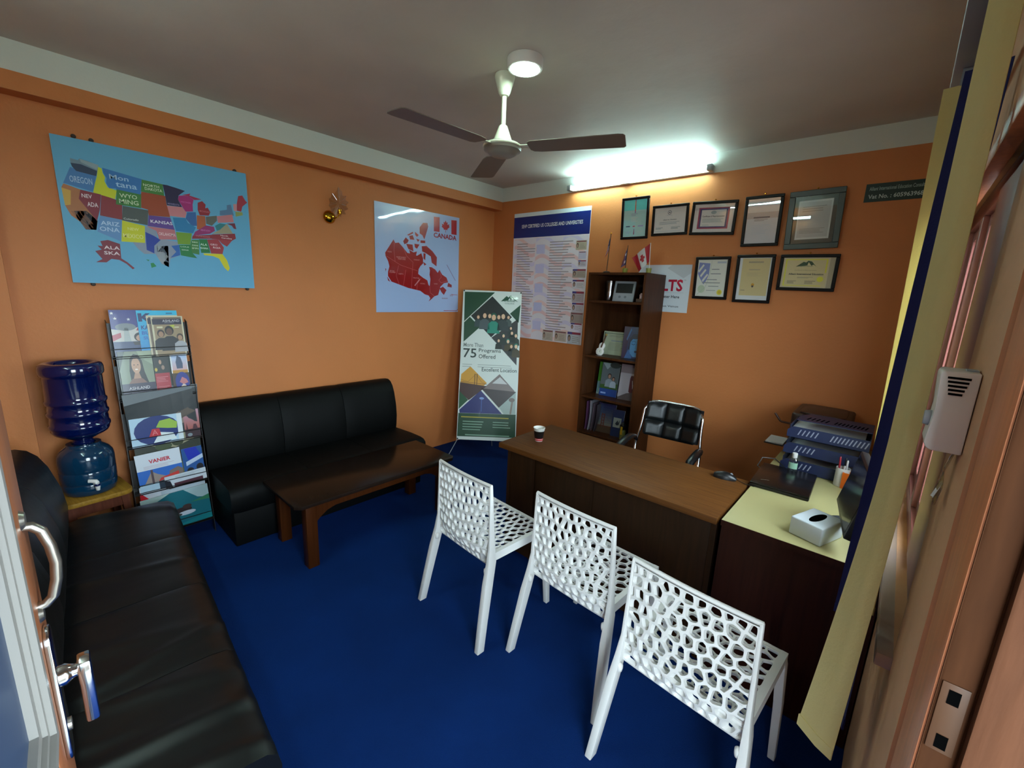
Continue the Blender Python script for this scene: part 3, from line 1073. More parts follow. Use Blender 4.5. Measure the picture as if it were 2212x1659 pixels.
LEGS = [leg_mesh(rear(-1), 'rear_leg'), leg_mesh(rear(1), 'rear_leg'), leg_mesh(front(-1), 'front_leg'), leg_mesh(front(1), 'front_leg')]
KNOB = []
for s in (-1, 1):
    k = MB().lathe([(0.003, -0.014), (0.010, -0.010), (0.012, 0.0), (0.012, 0.014), (0.004, 0.022)], 12, (s * 0.200, -0.222, 0.372))
    KNOB.append(k.mesh('stacking_bumper', 'white_plastic', 60))

chair_labels = ['white perforated plastic chair nearest the coffee table', 'white perforated plastic chair in the middle of the row of three', 'white perforated plastic chair nearest the window blind']
for (x, y, rz), lb in zip(((2.088, -2.062, -3.9), (2.664, -1.978, -3.2), (3.204, -2.131, -3.8)), chair_labels):
    c = thing('perforated_chair', lb, 'chair', (x, y, 0), (0, 0, R(rz)), 'white perforated chairs before the desk')
    b = link('backrest', BACK, c)
    link('top_rim', RIM, b)
    link('lower_rim', LOWRIM, b)
    st = link('seat', SEAT, c)
    link('seat_rim', SRIM, st)
    for me in LEGS:
        link('leg', me, c)
    for me in KNOB:
        link('stacking_bumper', me, c)

# ================================================================== desk
desk = thing('desk', 'brown laminate office desk with closed front behind the white chairs', 'desk', (2.435, -1.44, 0))
dx0, dx1, dy0, dy1 = 1.790 - 2.435, 3.082 - 2.435, -1.722 + 1.44, -1.165 + 1.44
MB().prism([(dx0, dy0), (dx1, dy0 + 0.008), (dx1, dy1), (dx0 - 0.01, dy1)], 0.718, 0.75, 'XY', bev=0.003).build('desktop', 'desk_top', desk)
MB().box(dx0 + 0.035, dx0 + 0.060, dy0 + 0.05, dy1 - 0.03, 0, 0.718).build('side_panel', 'desk_side', desk, smooth=0)
MB().box(dx1 - 0.030, dx1 - 0.006, dy0 + 0.05, dy1 - 0.03, 0, 0.718).build('side_panel', 'desk_side', desk, smooth=0)
px = [dx0 + 0.060, dx0 + 0.245, dx0 + 0.655, dx1 - 0.030]
for k in range(3):
    MB().box(px[k] + 0.0015, px[k + 1] - 0.0015, dy0 + 0.055 + (0.004 if k == 1 else 0), dy0 + 0.073, 0.03, 0.717, bev=0.0015).build('front_panel', 'desk_side', desk)
MB().box(px[1] - 0.008, px[1] + 0.008, dy0 + 0.050, dy0 + 0.056, 0.03, 0.717).build('cover_strip', 'desk_side', desk, smooth=0)
ped = MB().box(px[0] + 0.002, px[0] + 0.36, dy0 + 0.08, dy1 - 0.05, 0.06, 0.712).build('pedestal', 'desk_side', desk, smooth=0)
for k in range(3):
    dr = MB().box(px[0] + 0.008, px[0] + 0.355, dy1 - 0.05, dy1 - 0.032, 0.08 + 0.21 * k, 0.28 + 0.21 * k, bev=0.002).build('drawer', 'desk_side', desk)
    MB().tube([(px[0] + 0.12, dy1 - 0.03, 0.2 + 0.21 * k), (px[0] + 0.12, dy1 - 0.012, 0.2 + 0.21 * k), (px[0] + 0.24, dy1 - 0.012, 0.2 + 0.21 * k), (px[0] + 0.24, dy1 - 0.03, 0.2 + 0.21 * k)], 0.004, 6).build('handle', 'steel', dr)

ret = thing('side_desk', 'dark side desk with cream top along the window wall', 'desk', (3.36, -0.87, 0))
rx0, rx1, ry0, ry1 = 3.098 - 3.36, 3.640 - 3.36, -1.708 + 0.87, -0.006 + 0.87
MB().box(rx0, rx1, ry0, ry1, 0.724, 0.75, bev=0.002).build('worktop', 'cream_top', ret)
MB().box(rx0, rx1, ry0 - 0.0025, ry0 - 0.0002, 0.724, 0.7495).build('edge_band', 'return_side', ret, smooth=0)
MB().box(rx0 + 0.004, rx1, ry0 + 0.002, ry0 + 0.022, 0, 0.723).build('end_panel', 'return_side', ret, smooth=0)
MB().box(rx0 + 0.004, rx1, ry1 - 0.03, ry1 - 0.008, 0, 0.723).build('end_panel', 'return_side', ret, smooth=0)
MB().box(rx0 + 0.004, rx0 + 0.024, ry0 + 0.024, -0.02, 0, 0.723).build('side_panel', 'return_side', ret, smooth=0)
for k in range(2):
    a = 0.0 + 0.40 * k
    dd = MB().box(rx0 + 0.004, rx0 + 0.022, a - 0.015, a + 0.38, 0.06, 0.715, bev=0.002).build('cabinet_door', 'return_side', ret)
    MB().lathe([(0.006, rx0 - 0.010), (0.010, rx0 - 0.004), (0.005, rx0 + 0.004)], 10, (0, a + 0.03, 0.45), axis='X').build('knob', 'steel', dd)


# ================================================================== black sofas
def sofa(name, label, length, loc, rz, nseg, depth=0.64, skin='leather'):
    """local: X along the sofa, front towards -Y"""
    s = thing(name, label, 'sofa', loc, (0, 0, R(rz)))
    L2 = length / 2
    MB().box(-L2 + 0.02, L2 - 0.02, 0.045, depth - 0.02, 0.0, 0.27, bev=0.01).build('base', skin, s)
    seat_p = [(0.015, 0.24), (0.0, 0.27), (-0.004, 0.34), (0.004, 0.385), (0.03, 0.408), (0.08, 0.416), (0.30, 0.418), (0.53, 0.408), (0.56, 0.40), (0.56, 0.24)]
    back_p = [(0.53, 0.36), (0.512, 0.44), (0.505, 0.52), (0.515, 0.62), (0.545, 0.73), (0.575, 0.79), (0.61, 0.825), (0.65, 0.84), (0.70, 0.838), (0.735, 0.81), (0.76, 0.76), (0.76, 0.30), (0.60, 0.28)]
    back_p = [(min(y - 0.085, depth), z) for y, z in back_p]
    seat_p = [(y if y < 0.2 else y - 0.085, z) for y, z in seat_p]
    if skin == 'leather_worn':
        seat_p = seat_p[:6] + [(0.05 * i + 0.1, 0.417 + 0.001 * sin(i)) for i in range(1, 7)] + seat_p[7:]
    folds = random.Random(11)
    for k in range(nseg):
        fl = [(folds.uniform(0.1, 0.9), folds.uniform(-0.25, 0.35), folds.uniform(0.003, 0.009), folds.uniform(0.018, 0.04)) for _ in range((5, 3, 1, 1)[k] if skin == 'leather_worn' else 0)]
        a = -L2 + length * k / nseg + 0.0015
        b = -L2 + length * (k + 1) / nseg - 0.0015
        for nm, pr, bv in (('seat_cushion', seat_p, 0.016), ('back_cushion', back_p, 0.014)):
            # soft section: slightly fuller in the middle of each cushion
            n = 48 if skin == 'leather_worn' and nm == 'seat_cushion' else 10
            m = MB()
            vs, fs = [], []
            cy = sum(p[0] for p in pr) / len(pr)
            cz = sum(p[1] for p in pr) / len(pr)
            q = len(pr)
            for i in range(n + 1):
                t = i / n
                f = 1 - 0.10 * abs(2 * t - 1) ** 12
                for y, z in pr:
                    if nm == 'seat_cushion':
                        dz = sum(h_ * math.exp(-(((t - c_) * (b - a) - s_ * (y - 0.2)) / w_) ** 2) for c_, s_, h_, w_ in fl) * min(1, max(0, (z - 0.33) / 0.07))
                        vs.append((a + (b - a) * t, cy + (y - cy) * (0.985 + 0.015 * f), cz + (z - cz) * f + dz))
                    else:
                        vs.append((a + (b - a) * t, cy + (y - cy) * f, cz + (z - cz) * (0.96 + 0.04 * f)))
            for i in range(n):
                for j in range(q):
                    fs.append((i * q + j, i * q + (j + 1) % q, (i + 1) * q + (j + 1) % q, (i + 1) * q + j))
            fs += [tuple(range(q)), tuple(range((n + 1) * q - 1, n * q - 1, -1))]
            m.add(vs, fs)
            m.build(nm, skin, s, smooth=55)
    return s


sofa('sofa', 'black leatherette sofa against the orange wall behind the coffee table', 1.47, (0.662, -2.160, 0), 90, 3)
# ---- the second one, along the front wall, near end towards the door
sofa('sofa', 'black leatherette bench sofa in the left foreground beside the open door', 1.90, (1.500, -3.212, 0), 180 - 4.0, 4, skin='leather_worn')

# ================================================================== coffee table
ct = thing('coffee_table', 'low red brown coffee table with dark top before the black sofa', 'table', (0.922, -2.125, 0))
tp = [(-0.250, -0.59), (0.225, -0.59), (0.257, -0.555), (0.257, 0.555), (0.225, 0.59), (-0.250, 0.59)]
MB().prism(tp, 0.402, 0.424, 'XY', bev=0.004).build('tabletop', 'table_top', ct)
for sx in (-1, 1):
    for sy in (-1, 1):
        cx, cy = sx * 0.200, sy * 0.495
        MB().box(cx - 0.033, cx + 0.033, cy - 0.033, cy + 0.033, 0, 0.402, bev=0.004).build('leg', 'table_wood', ct)
for sx in (-1, 1):
    ap = [(-0.462, 0.402), (-0.462, 0.275), (-0.43, 0.305), (-0.39, 0.332), (-0.34, 0.346), (0.34, 0.346), (0.39, 0.332), (0.43, 0.305), (0.462, 0.275), (0.462, 0.402)]
    MB().prism(ap, sx * 0.200 - 0.012, sx * 0.200 + 0.012, 'YZ').build('apron', 'table_wood', ct, smooth=30)
for sy in (-1, 1):
    MB().box(-0.167, 0.167, sy * 0.495 - 0.012, sy * 0.495 + 0.012, 0.335, 0.402).build('apron', 'table_wood', ct, smooth=0)

# ================================================================== bookshelf
bs = thing('bookshelf', 'tall narrow dark wooden bookshelf against the back wall', 'bookshelf', (1.7575, 0, 0))
bw, bd, bh = 0.2575, 0.372, 1.86
MB().box(-bw, -bw + 0.018, -bd, -0.004, 0, bh).build('side_panel', 'shelf_wood', bs, smooth=0)
MB().box(bw - 0.018, bw, -bd, -0.004, 0, bh).build('side_panel', 'shelf_wood', bs, smooth=0)
MB().box(-bw + 0.018, bw - 0.018, -bd, -0.004, bh - 0.018, bh).build('top_panel', 'shelf_wood', bs, smooth=0)
MB().box(-bw + 0.018, bw - 0.018, -0.014, -0.004, 0.07, bh - 0.018).build('back_panel', 'shelf_wood', bs, smooth=0)
SH = [0.07, 0.475, 0.805, 1.165, 1.632]
for z in SH:
    MB().box(-bw + 0.018, bw - 0.018, -bd + 0.003, -0.014, z - 0.018, z).build('shelf', 'shelf_wood', bs, smooth=0)
MB().box(-bw + 0.018, bw - 0.018, -bd + 0.02, -bd + 0.035, 0, 0.05).build('plinth', 'shelf_wood', bs, smooth=0)

# ================================================================== office chair behind the desk
oc = thing('office_chair', 'black padded office chair with chrome frame behind the desk', 'chair', (2.45, -0.70, 0), (0, 0, R(4)))
hw = 0.197


def oback(u, v):
    x = (u - 0.5) * 2 * (hw - 0.010)
    y = -0.03 + 0.06 * (1 - (2 * u - 1) ** 2) + 0.10 * (v - 0.5) * 0.6
    return (x, y + 0.06, 0.708 + 0.228 * v - 0.02 * (1 - v) * (1 - (2 * u - 1) ** 2))


def opad(i, j):
    u0, u1, v0, v1 = i / 3, (i + 1) / 3, (0.0, 0.46)[j], (0.46, 1.0)[j]

    def fn(s, t):
        u, v = u0 + (u1 - u0) * s, v0 + (v1 - v0) * t
        p = Vector(oback(u, v))
        puff = 0.022 * min(1, 6 * min(s, 1 - s, t, 1 - t)) ** 0.5
        cr = 0.0
        # round the outer corners
        if j == 1 and v > 0.82 and (u < 0.14 or u > 0.86):
            k = min(1, (v - 0.82) / 0.18)
            p.x *= 1 - 0.10 * k * k
        if j == 0 and v < 0.2 and (u < 0.14 or u > 0.86):
            k = min(1, (0.2 - v) / 0.2)
            p.x *= 1 - 0.08 * k * k
        return (p.x, p.y - puff, p.z)
    return fn


pad = MB()
for i in range(3):
    for j in range(2):
        pad.grid(opad(i, j), 8, 8)
bk2 = pad.build('back_pad', 'leather_fine', oc, smooth=60)
MB().slab(lambda u, v: (oback(u, v)[0], oback(u, v)[1] + 0.018, oback(u, v)[2]), 10, 8, 0.03).build('back_shell', 'black_plastic', bk2)
fr = MB()
fp = []
for a in range(0, 26):
    t = a / 25
    if t < 0.38:
        k = t / 0.38
        fp.append((-hw - 0.004 - 0.02 * (1 - k) ** 2, 0.055 - 0.05 * (1 - k), 0.69 + 0.205 * k - 0.04 * (1 - k)))
    elif t <= 0.62:
        k = (t - 0.38) / 0.24
        an = pi - pi * k
        fp.append((-cos(pi - an) * (hw - 0.03) * 1.0, 0.085 + 0.02 * sin(an), 0.945 - 0.02 * abs(2 * k - 1) ** 6 * 1.0))
    else:
        k = (1 - t) / 0.38
        fp.append((hw + 0.004 + 0.02 * (1 - k) ** 2, 0.055 - 0.05 * (1 - k), 0.69 + 0.205 * k - 0.04 * (1 - k)))
fr.tube(fp, 0.009, 10)
fr.build('back_frame', 'chrome', oc, smooth=70)
for s in (-1, 1):
    arm = MB().tube([(s * 0.222, 0.005, 0.655), (s * 0.228, -0.03, 0.688), (s * 0.234, -0.09, 0.700), (s * 0.234, -0.18, 0.695), (s * 0.232, -0.27, 0.68), (s * 0.230, -0.32, 0.64)], [0.012, 0.016, 0.020, 0.021, 0.020, 0.012], 10, flat=1.3).build('armrest', 'black_plastic', oc, smooth=70)
    MB().tube([(s * 0.222, 0.004, 0.655), (s * 0.225, -0.04, 0.44), (s * 0.225, -0.28, 0.42), (s * 0.230, -0.32, 0.64)], 0.010, 8).build('arm_support', 'chrome', arm, smooth=70)
MB().box(-0.22, 0.22, -0.42, 0.03, 0.43, 0.50, bev=0.025, seg=3).build('seat', 'leather_fine', oc)
MB().tube([(0, -0.2, 0.43), (0, -0.2, 0.10)], 0.025, 12).build('gas_lift', 'chrome', oc)
for k in range(5):
    a = 2 * pi * k / 5 + 0.3
    ft = MB().tube([(0, -0.2, 0.11), (0.27 * cos(a), -0.2 + 0.27 * sin(a), 0.07)], [0.022, 0.014], 8).build('base_arm', 'black_plastic', oc)
    MB().lathe([(0.027, -0.012), (0.03, -0.008), (0.03, 0.008), (0.027, 0.012)], 12, (0.27 * cos(a), -0.2 + 0.27 * sin(a), 0.031), axis='X').build('castor', 'black_plastic', ft)

# ================================================================== water dispenser on a stool
stl = thing('stool', 'low square wooden stool under the blue water dispenser', 'stool', (0.250, -3.462, 0), (0, 0, R(8)))
MB().prism(rrect(-0.152, 0.152, -0.152, 0.152, 0.05, 5), 0.435, 0.462, 'XY', bev=0.005).build('seat', 'stool_wood', stl)
for sx in (-1, 1):
    for sy in (-1, 1):
        m = MB()
        vs = []
        for z, o, w in ((0.435, 0.11, 0.017), (0.0, 0.135, 0.015)):
            for ax, ay in ((-1, -1), (1, -1), (1, 1), (-1, 1)):
                vs.append((sx * o + ax * w, sy * o + ay * w, z))
        m.add(vs, [(0, 1, 2, 3), (7, 6, 5, 4), (0, 4, 5, 1), (1, 5, 6, 2), (2, 6, 7, 3), (3, 7, 4, 0)])
        m.build('leg', 'stool_leg', stl, smooth=0)
for sy in (-1, 1):
    MB().box(-0.10, 0.10, sy * 0.112 - 0.009, sy * 0.112 + 0.009, 0.37, 0.434).build('apron', 'stool_leg', stl, smooth=0)
    MB().box(sy * 0.112 - 0.009, sy * 0.112 + 0.009, -0.10, 0.10, 0.37, 0.434).build('apron', 'stool_leg', stl, smooth=0)
    MB().box(-0.115, 0.115, sy * 0.124 - 0.008, sy * 0.124 + 0.008, 0.16, 0.19).build('rung', 'stool_leg', stl, smooth=0)

tealm = mat('teal_blue_clear_plastic', '#083450', 0.12, coat=0.5)
tealm.node_tree.nodes['Principled BSDF'].inputs['Alpha'].default_value = 0.86
wd = thing('water_dispenser', 'teal blue plastic water dispenser pot with a small tap', 'dispenser', (0.250, -3.462, 0.4625))
MB().lathe([(0.098, 0.0), (0.108, 0.006), (0.114, 0.03), (0.117, 0.06), (0.114, 0.066), (0.118, 0.075), (0.119, 0.13), (0.116, 0.136), (0.119, 0.142), (0.119, 0.20), (0.115, 0.225), (0.100, 0.25), (0.080, 0.268), (0.072, 0.275), (0.072, 0.285), (0.050, 0.285), (0.050, 0.255)], 40).build('body', tealm, wd, smooth=50)
tap = MB().lathe([(0.012, 0.116), (0.012, 0.124), (0.008, 0.126), (0.008, 0.150)], 14, (0, 0.0, 0.072), axis='X').build('tap', 'white_plastic', wd, (0, 0, 0), (0, 0, R(8)))
MB().tube([(0.142, 0, 0.082), (0.142, 0, 0.058), (0.142, 0, 0.040)], [0.010, 0.011, 0.008], 12).build('spout', 'white_plastic', tap)
MB().tube([(0.142, 0, 0.082), (0.140, -0.004, 0.092), (0.128, -0.020, 0.096), (0.122, -0.03, 0.097)], [0.007, 0.007, 0.006, 0.006], 8, flat=1.6).build('lever', 'white_plastic', tap)
MB().lathe([(0.0115, 0.066), (0.0122, 0.069), (0.0122, 0.075), (0.0115, 0.078)], 14, (0.142, 0, 0)).build('collar', 'bottle_blue', tap)
wb = thing('water_bottle', 'large dark blue water bottle upside down on the dispenser', 'bottle', (0.250, -3.462, 0.749))
prof = [(0.040, -0.005), (0.040, 0.020), (0.052, 0.028), (0.085, 0.045), (0.110, 0.062), (0.119, 0.080)]
for z in (0.105, 0.175, 0.240):
    prof += [(0.1195, z - 0.014), (0.1245, z - 0.008), (0.1255, z), (0.1245, z + 0.008), (0.1185, z + 0.014)]
prof += [(0.1185, 0.27), (0.1185, 0.375), (0.1205, 0.381), (0.1275, 0.387), (0.1295, 0.40), (0.1290, 0.425), (0.124, 0.440), (0.110, 0.449), (0.095, 0.450), (0.086, 0.445), (0.080, 0.430), (0.02, 0.428)]
MB().lathe(prof, 44).build('body', 'bottle_blue', wb, smooth=50)
MB().lathe([(0.043, -0.012), (0.045, -0.008), (0.045, 0.012), (0.041, 0.016)], 24).build('cap', 'bottle_blue', wb)

# ================================================================== magazine rack
rk = thing('magazine_rack', 'black metal magazine rack leaning by the wall beside the sofa', 'rack', (0.0, -3.098, 0))
RW = 0.188


def rx(z):
    """front plane of the rack: leans back towards the wall"""
    return 0.315 - 0.165 * z / 1.42


for s in (-1, 1):
    m = MB()
    y = s * RW
    m.prism([(rx(0.0), 0.0), (rx(0.0) - 0.055, 0.0), (rx(1.41) - 0.050, 1.41), (rx(1.41), 1.395)], y - 0.0015, y + 0.0015, 'XZ')
    m.build('side_plate', 'black_metal', rk, smooth=0)
TIER = [0.10, 0.37, 0.655, 0.94, 1.19]
for z in TIER:
    x = rx(z)
    tr = MB()
    tr.box(x - 0.065, x + 0.012, -RW + 0.002, RW - 0.002, z - 0.003, z - 0.0005)
    o = tr.build('tray', 'black_metal', rk, smooth=0)
    MB().prism([(x - 0.066, z - 0.003), (x - 0.064, z - 0.003), (x - 0.072, z + 0.20), (x - 0.074, z + 0.20)], -RW + 0.002, RW - 0.002, 'XZ').build('back_plate', 'black_metal', o, smooth=0)
    MB().tube([(x + 0.013, -RW, z + 0.055), (x + 0.013, RW, z + 0.055)], 0.0024, 6).build('front_wire', 'black_metal', o)
    MB().tube([(x + 0.013, -RW, z + 0.010), (x + 0.013, RW, z + 0.010)], 0.0024, 6).build('front_wire', 'black_metal', o)
for s in (-1, 1):
    MB().tube([(rx(1.2) - 0.06, s * RW * 0.9, 1.2), (0.012, s * RW * 0.9, 0.004)], 0.006, 6).build('rear_leg', 'black_metal', rk)


# ================================================================== things on the walls
LEFT = (0, 0, R(90))


def board(o, w, h, t, m='white_board', name='board'):
    return MB().box(-w / 2, w / 2, 0.0, t, 0, h).build(name, m, o, smooth=0)


US = [
 ('#6f8797', [(71, 862), (103, 857), (111, 870), (152, 861), (192, 847), (175, 769), (74, 808), (70, 831)]),
 ('#8fa3ad', [(111, 868), (192, 849), (182, 813), (116, 847)]),
 ('#1e3350', [(70, 831), (114, 833), (182, 806), (175, 769), (89, 782), (74, 808)]),
 ('#3f78b4', [(65, 802), (174, 768), (164, 717), (150, 655), (26, 688), (45, 743)]),
 ('#c8cf1a', [(189, 837), (204, 829), (206, 798), (214, 772), (209, 743), (220, 703), (260, 690), (248, 626), (150, 651), (164, 717), (176, 763)]),
 ('#2f74b8', [(207, 835), (390, 802), (375, 687), (262, 698), (256, 704), (227, 697), (215, 730), (220, 767), (209, 799)]),
 ('#3f7d35', [(390, 800), (496, 790), (498, 703), (379, 710)]),
 ('#9a4018', [(380, 709), (503, 704), (505, 647), (517, 545), (403, 539), (403, 581), (370, 589)]),
 ('#1d1440', [(496, 790), (520, 790), (568, 780), (615, 768), (576, 724), (571, 692), (589, 637), (507, 636), (503, 704)]),
 ('#a3186e', [(578, 724), (604, 730), (632, 732), (660, 710), (651, 669), (650, 615), (607, 605), (592, 637), (571, 692)]),
 ('#a01848', [(596, 732), (645, 755), (638, 738), (707, 721), (665, 708), (632, 732)]),
 ('#8f1526', [(682, 691), (709, 709), (728, 685), (724, 655), (739, 663), (752, 628), (741, 598), (687, 592), (678, 634)]),
 ('#c97f86', [(507, 633), (589, 637), (612, 598), (601, 556), (512, 556)]),
 ('#2b5f9e', [(615, 602), (665, 612), (664, 503), (634, 498), (603, 549)]),
 ('#1778ad', [(531, 545), (601, 554), (613, 518), (657, 490), (636, 438), (540, 443)]),
 ('#b0582c', [(669, 589), (719, 590), (718, 516), (680, 477), (662, 475)]),
 ('#5d6057', [(722, 586), (790, 607), (788, 565), (754, 518), (721, 529)]),
 ('#8f1f66', [(649, 452), (718, 516), (766, 512), (770, 479), (738, 450), (635, 418)]),
 ('#22787f', [(773, 521), (805, 547), (843, 545), (815, 499), (782, 481)]),
 ('#9c9478', [(750, 452), (802, 493), (849, 551), (883, 472)]),
 ('#c0767c', [(790, 603), (889, 634), (895, 571), (793, 549)]),
 ('#54789c', [(812, 652), (857, 669), (859, 707), (885, 717), (899, 627), (809, 614)]),
 ('#c58a90', [(901, 724), (924, 729), (920, 665), (901, 670)]),
 ('#a02a3c', [(938, 799), (965, 810), (983, 771), (995, 756), (960, 715), (950, 670), (921, 673), (925, 733)]),
 ('#8f9a52', [(911, 663), (957, 667), (959, 642), (911, 621)]),
 ('#6f1730', [(849, 551), (901, 564), (908, 514), (892, 516), (880, 539)]),
 ('#8a1d2c', [(632, 418), (799, 455), (747, 410), (627, 393)]),
 ('#8a1a2a', [(750, 447), (896, 474), (900, 432), (873, 411), (784, 411), (747, 408)]),
 ('#9c2a34', [(784, 411), (873, 411), (837, 355), (807, 377)]),
 ('#a02c38', [(716, 401), (784, 411), (817, 344), (804, 288), (733, 286)]),
 ('#0f7436', [(668, 395), (716, 401), (729, 290), (673, 284)]),
 ('#3d7d3a', [(624, 384), (668, 391), (661, 267), (620, 275), (613, 343)]),
 ('#6f9a1c', [(539, 435), (630, 437), (621, 384), (613, 344), (544, 338)]),
 ('#137a3c', [(550, 334), (615, 343), (620, 279), (646, 237), (606, 241), (553, 251)]),
 ('#d6cf14', [(685, 282), (804, 288), (830, 236), (843, 169), (830, 142), (807, 174), (780, 247), (744, 264), (690, 267)]),
 ('#7d1f30', [(95, 659), (184, 645), (169, 535), (149, 453), (82, 594)]),
 ('#86282f', [(185, 645), (250, 623), (278, 596), (268, 481), (166, 495)]),
 ('#3a7a34', [(260, 699), (379, 695), (369, 585), (248, 590)]),
 ('#4b5350', [(279, 586), (405, 577), (392, 462), (267, 478)]),
 ('#232a22', [(273, 526), (312, 548), (346, 525), (401, 543), (392, 462), (267, 478)]),
 ('#5c3c90', [(403, 539), (517, 542), (534, 450), (392, 458)]),
 ('#bf7078', [(379, 456), (534, 450), (541, 373), (443, 363), (434, 427)]),
 ('#8a97ac', [(378, 448), (435, 438), (433, 369), (546, 357), (550, 251), (492, 217), (479, 149), (441, 172), (414, 247), (356, 240), (328, 275), (304, 324), (367, 325)]),
 ('#12369a', [(376, 410), (418, 386), (451, 360), (413, 309), (409, 250), (371, 273)]),
 ('#1f5fae', [(505, 320), (550, 334), (550, 251), (493, 225), (529, 276)]),
 ('#9aa2a6', [(426, 310), (488, 318), (479, 149), (441, 172), (425, 217)]),
 ('#a86a3e', [(26, 684), (95, 659), (82, 594), (149, 453), (140, 388), (93, 387), (72, 436), (38, 472), (19, 537), (15, 655)]),
 ('#caa040', [(15, 655), (53, 643), (43, 545), (19, 537)]),
 ('#5a3426', [(58, 637), (76, 634), (75, 510), (53, 506)]),
 ('#22222e', [(40, 503), (109, 516), (152, 454), (140, 388), (93, 384), (72, 436)]),
 ('#5f8fc4', [(168, 494), (266, 479), (248, 320), (144, 377), (154, 454)]),
 ('#ccd016', [(267, 478), (377, 455), (367, 325), (250, 321)]),
 ('#7a2234', [(150, 310), (186, 323), (241, 301), (238, 194), (266, 167), (298, 125), (287, 116), (260, 155), (228, 181), (190, 185), (165, 157), (116, 154), (148, 180), (120, 235), (151, 249), (134, 276), (157, 275)]),
 ('#148a4c', [(382, 171), (398, 176), (412, 150), (385, 135)]),
 ('#2c8a68', [(361, 199), (379, 197), (373, 185)]),
]
UT = [
 ('OREGON', 104, 724, 98, 43, '#a9c6e0'),
 ('Mon', 279, 783, 90, 34, '#a8cdea'),
 ('tana', 310, 734, 102, 33, '#a8cdea'),
 ('NORTH', 435, 764, 82, 19, '#d5e3c8'),
 ('DAKOTA', 445, 738, 90, 21, '#d5e3c8'),
 ('WYO', 313, 660, 85, 30, '#c8dcb8'),
 ('MING', 312, 618, 94, 32, '#c8dcb8'),
 ('NEV', 119, 620, 45, 27, '#e8d8da'),
 ('ADA', 140, 565, 48, 31, '#e8d8da'),
 ('KANSAS', 467, 497, 116, 24, '#f0ecf4'),
 ('ARIZ', 208, 444, 88, 29, '#b8d2ec'),
 ('ONA', 202, 401, 93, 32, '#b8d2ec'),
 ('NEW', 316, 421, 55, 21, '#e6e890'),
 ('MEXICO', 312, 368, 100, 31, '#e6e890'),
 ('ALA', 200, 268, 74, 25, '#ecdde0'),
 ('SKA', 197, 228, 74, 25, '#ecdde0'),
 ('Colorado', 312, 493, 73, 14, '#c9cdc9'),
 ('OKLAHOMA', 490, 408, 91, 24, '#eacdd0'),
 ('LOUI', 580, 322, 46, 10, '#cfe6d2'),
 ('SIANA', 581, 297, 40, 10, '#cfe6d2'),
 ('MIS', 642, 367, 32, 11, '#d2e6c8'),
 ('SISS', 641, 341, 35, 11, '#d2e6c8'),
 ('IPPI', 640, 317, 36, 12, '#d2e6c8'),
 ('ALA', 693, 355, 41, 18, '#d2eeda'),
 ('BAMA', 695, 325, 46, 15, '#d2eeda'),
 ('GEO', 755, 362, 43, 14, '#f0d8da'),
 ('RGIA', 772, 338, 46, 15, '#f0d8da'),
 ('North', 825, 446, 47, 11, '#f0dcdc'),
 ('Carolina', 840, 427, 67, 13, '#f0dcdc'),
 ('MINNESOTA', 544, 650, 64, 14, '#8d84b0'),
 ('MICHIGAN', 717, 627, 57, 14, '#c86a74'),
 ('WISCONSIN', 612, 679, 58, 13, '#d060a8'),
 ('KENTUCKY', 713, 473, 57, 13, '#d078b8'),
 ('TENNESSEE', 694, 421, 84, 13, '#c8626c'),
]
CA = [
 [(194, 686), (212, 655), (250, 663), (288, 632), (327, 595), (346, 577), (427, 569), (458, 559), (510, 589), (531, 541), (531, 490), (499, 461), (478, 430), (472, 383), (530, 348), (584, 325), (601, 277), (615, 269), (623, 340), (612, 383), (617, 427), (606, 461), (639, 460), (683, 441), (717, 408), (740, 441), (775, 394), (834, 366), (858, 317), (799, 305), (753, 266), (742, 229), (725, 179), (674, 163), (640, 135), (601, 109), (623, 143), (601, 170), (552, 182), (498, 215), (455, 222), (352, 239), (252, 268), (166, 292), (129, 343), (130, 384), (146, 433), (133, 480), (107, 525), (103, 556)],
 [(490, 835), (532, 885), (584, 889), (594, 857), (573, 797), (547, 727), (521, 765), (490, 778)],
 [(500, 713), (557, 716), (557, 691), (500, 688)],
 [(299, 681), (329, 721), (363, 697), (348, 671), (313, 654)],
 [(333, 661), (407, 661), (417, 597), (357, 615)],
 [(368, 738), (408, 751), (428, 709), (378, 707)],
 [(344, 746), (409, 783), (414, 768), (359, 740)],
 [(428, 672), (489, 671), (458, 626), (433, 639)],
 [(515, 657), (573, 667), (649, 620), (705, 565), (700, 473), (639, 507), (627, 567), (563, 595), (520, 607)],
 [(434, 786), (479, 760), (459, 741), (439, 755)],
 [(449, 723), (490, 716), (469, 693)],
 [(531, 507), (573, 485), (547, 470)],
 [(858, 313), (907, 292), (907, 264), (847, 271)],
 [(742, 248), (788, 268), (836, 233), (801, 181), (765, 212)],
 [(120, 338), (156, 287), (128, 302)],
 [(102, 414), (112, 406), (104, 382)],
 [(536, 592), (563, 590), (557, 522), (536, 541)],
 [(367, 608), (417, 588), (458, 601), (447, 562), (376, 572)],
]
CL = [
 [(116, 526), (266, 455), (405, 424), (467, 412)],
 [(203, 654), (197, 590), (208, 483)],
 [(307, 610), (336, 547), (411, 492), (403, 420), (391, 236)],
 [(246, 449), (218, 349), (252, 266)],
 [(327, 414), (297, 253)],
 [(509, 346), (461, 287), (455, 222)],
 [(615, 269), (623, 198), (674, 168)],
 [(740, 436), (764, 366), (730, 333), (764, 308), (846, 331)],
]
CF = [[(663, 962), (736, 968), (736, 822), (664, 821)], [(890, 963), (963, 969), (964, 820), (893, 820)]]
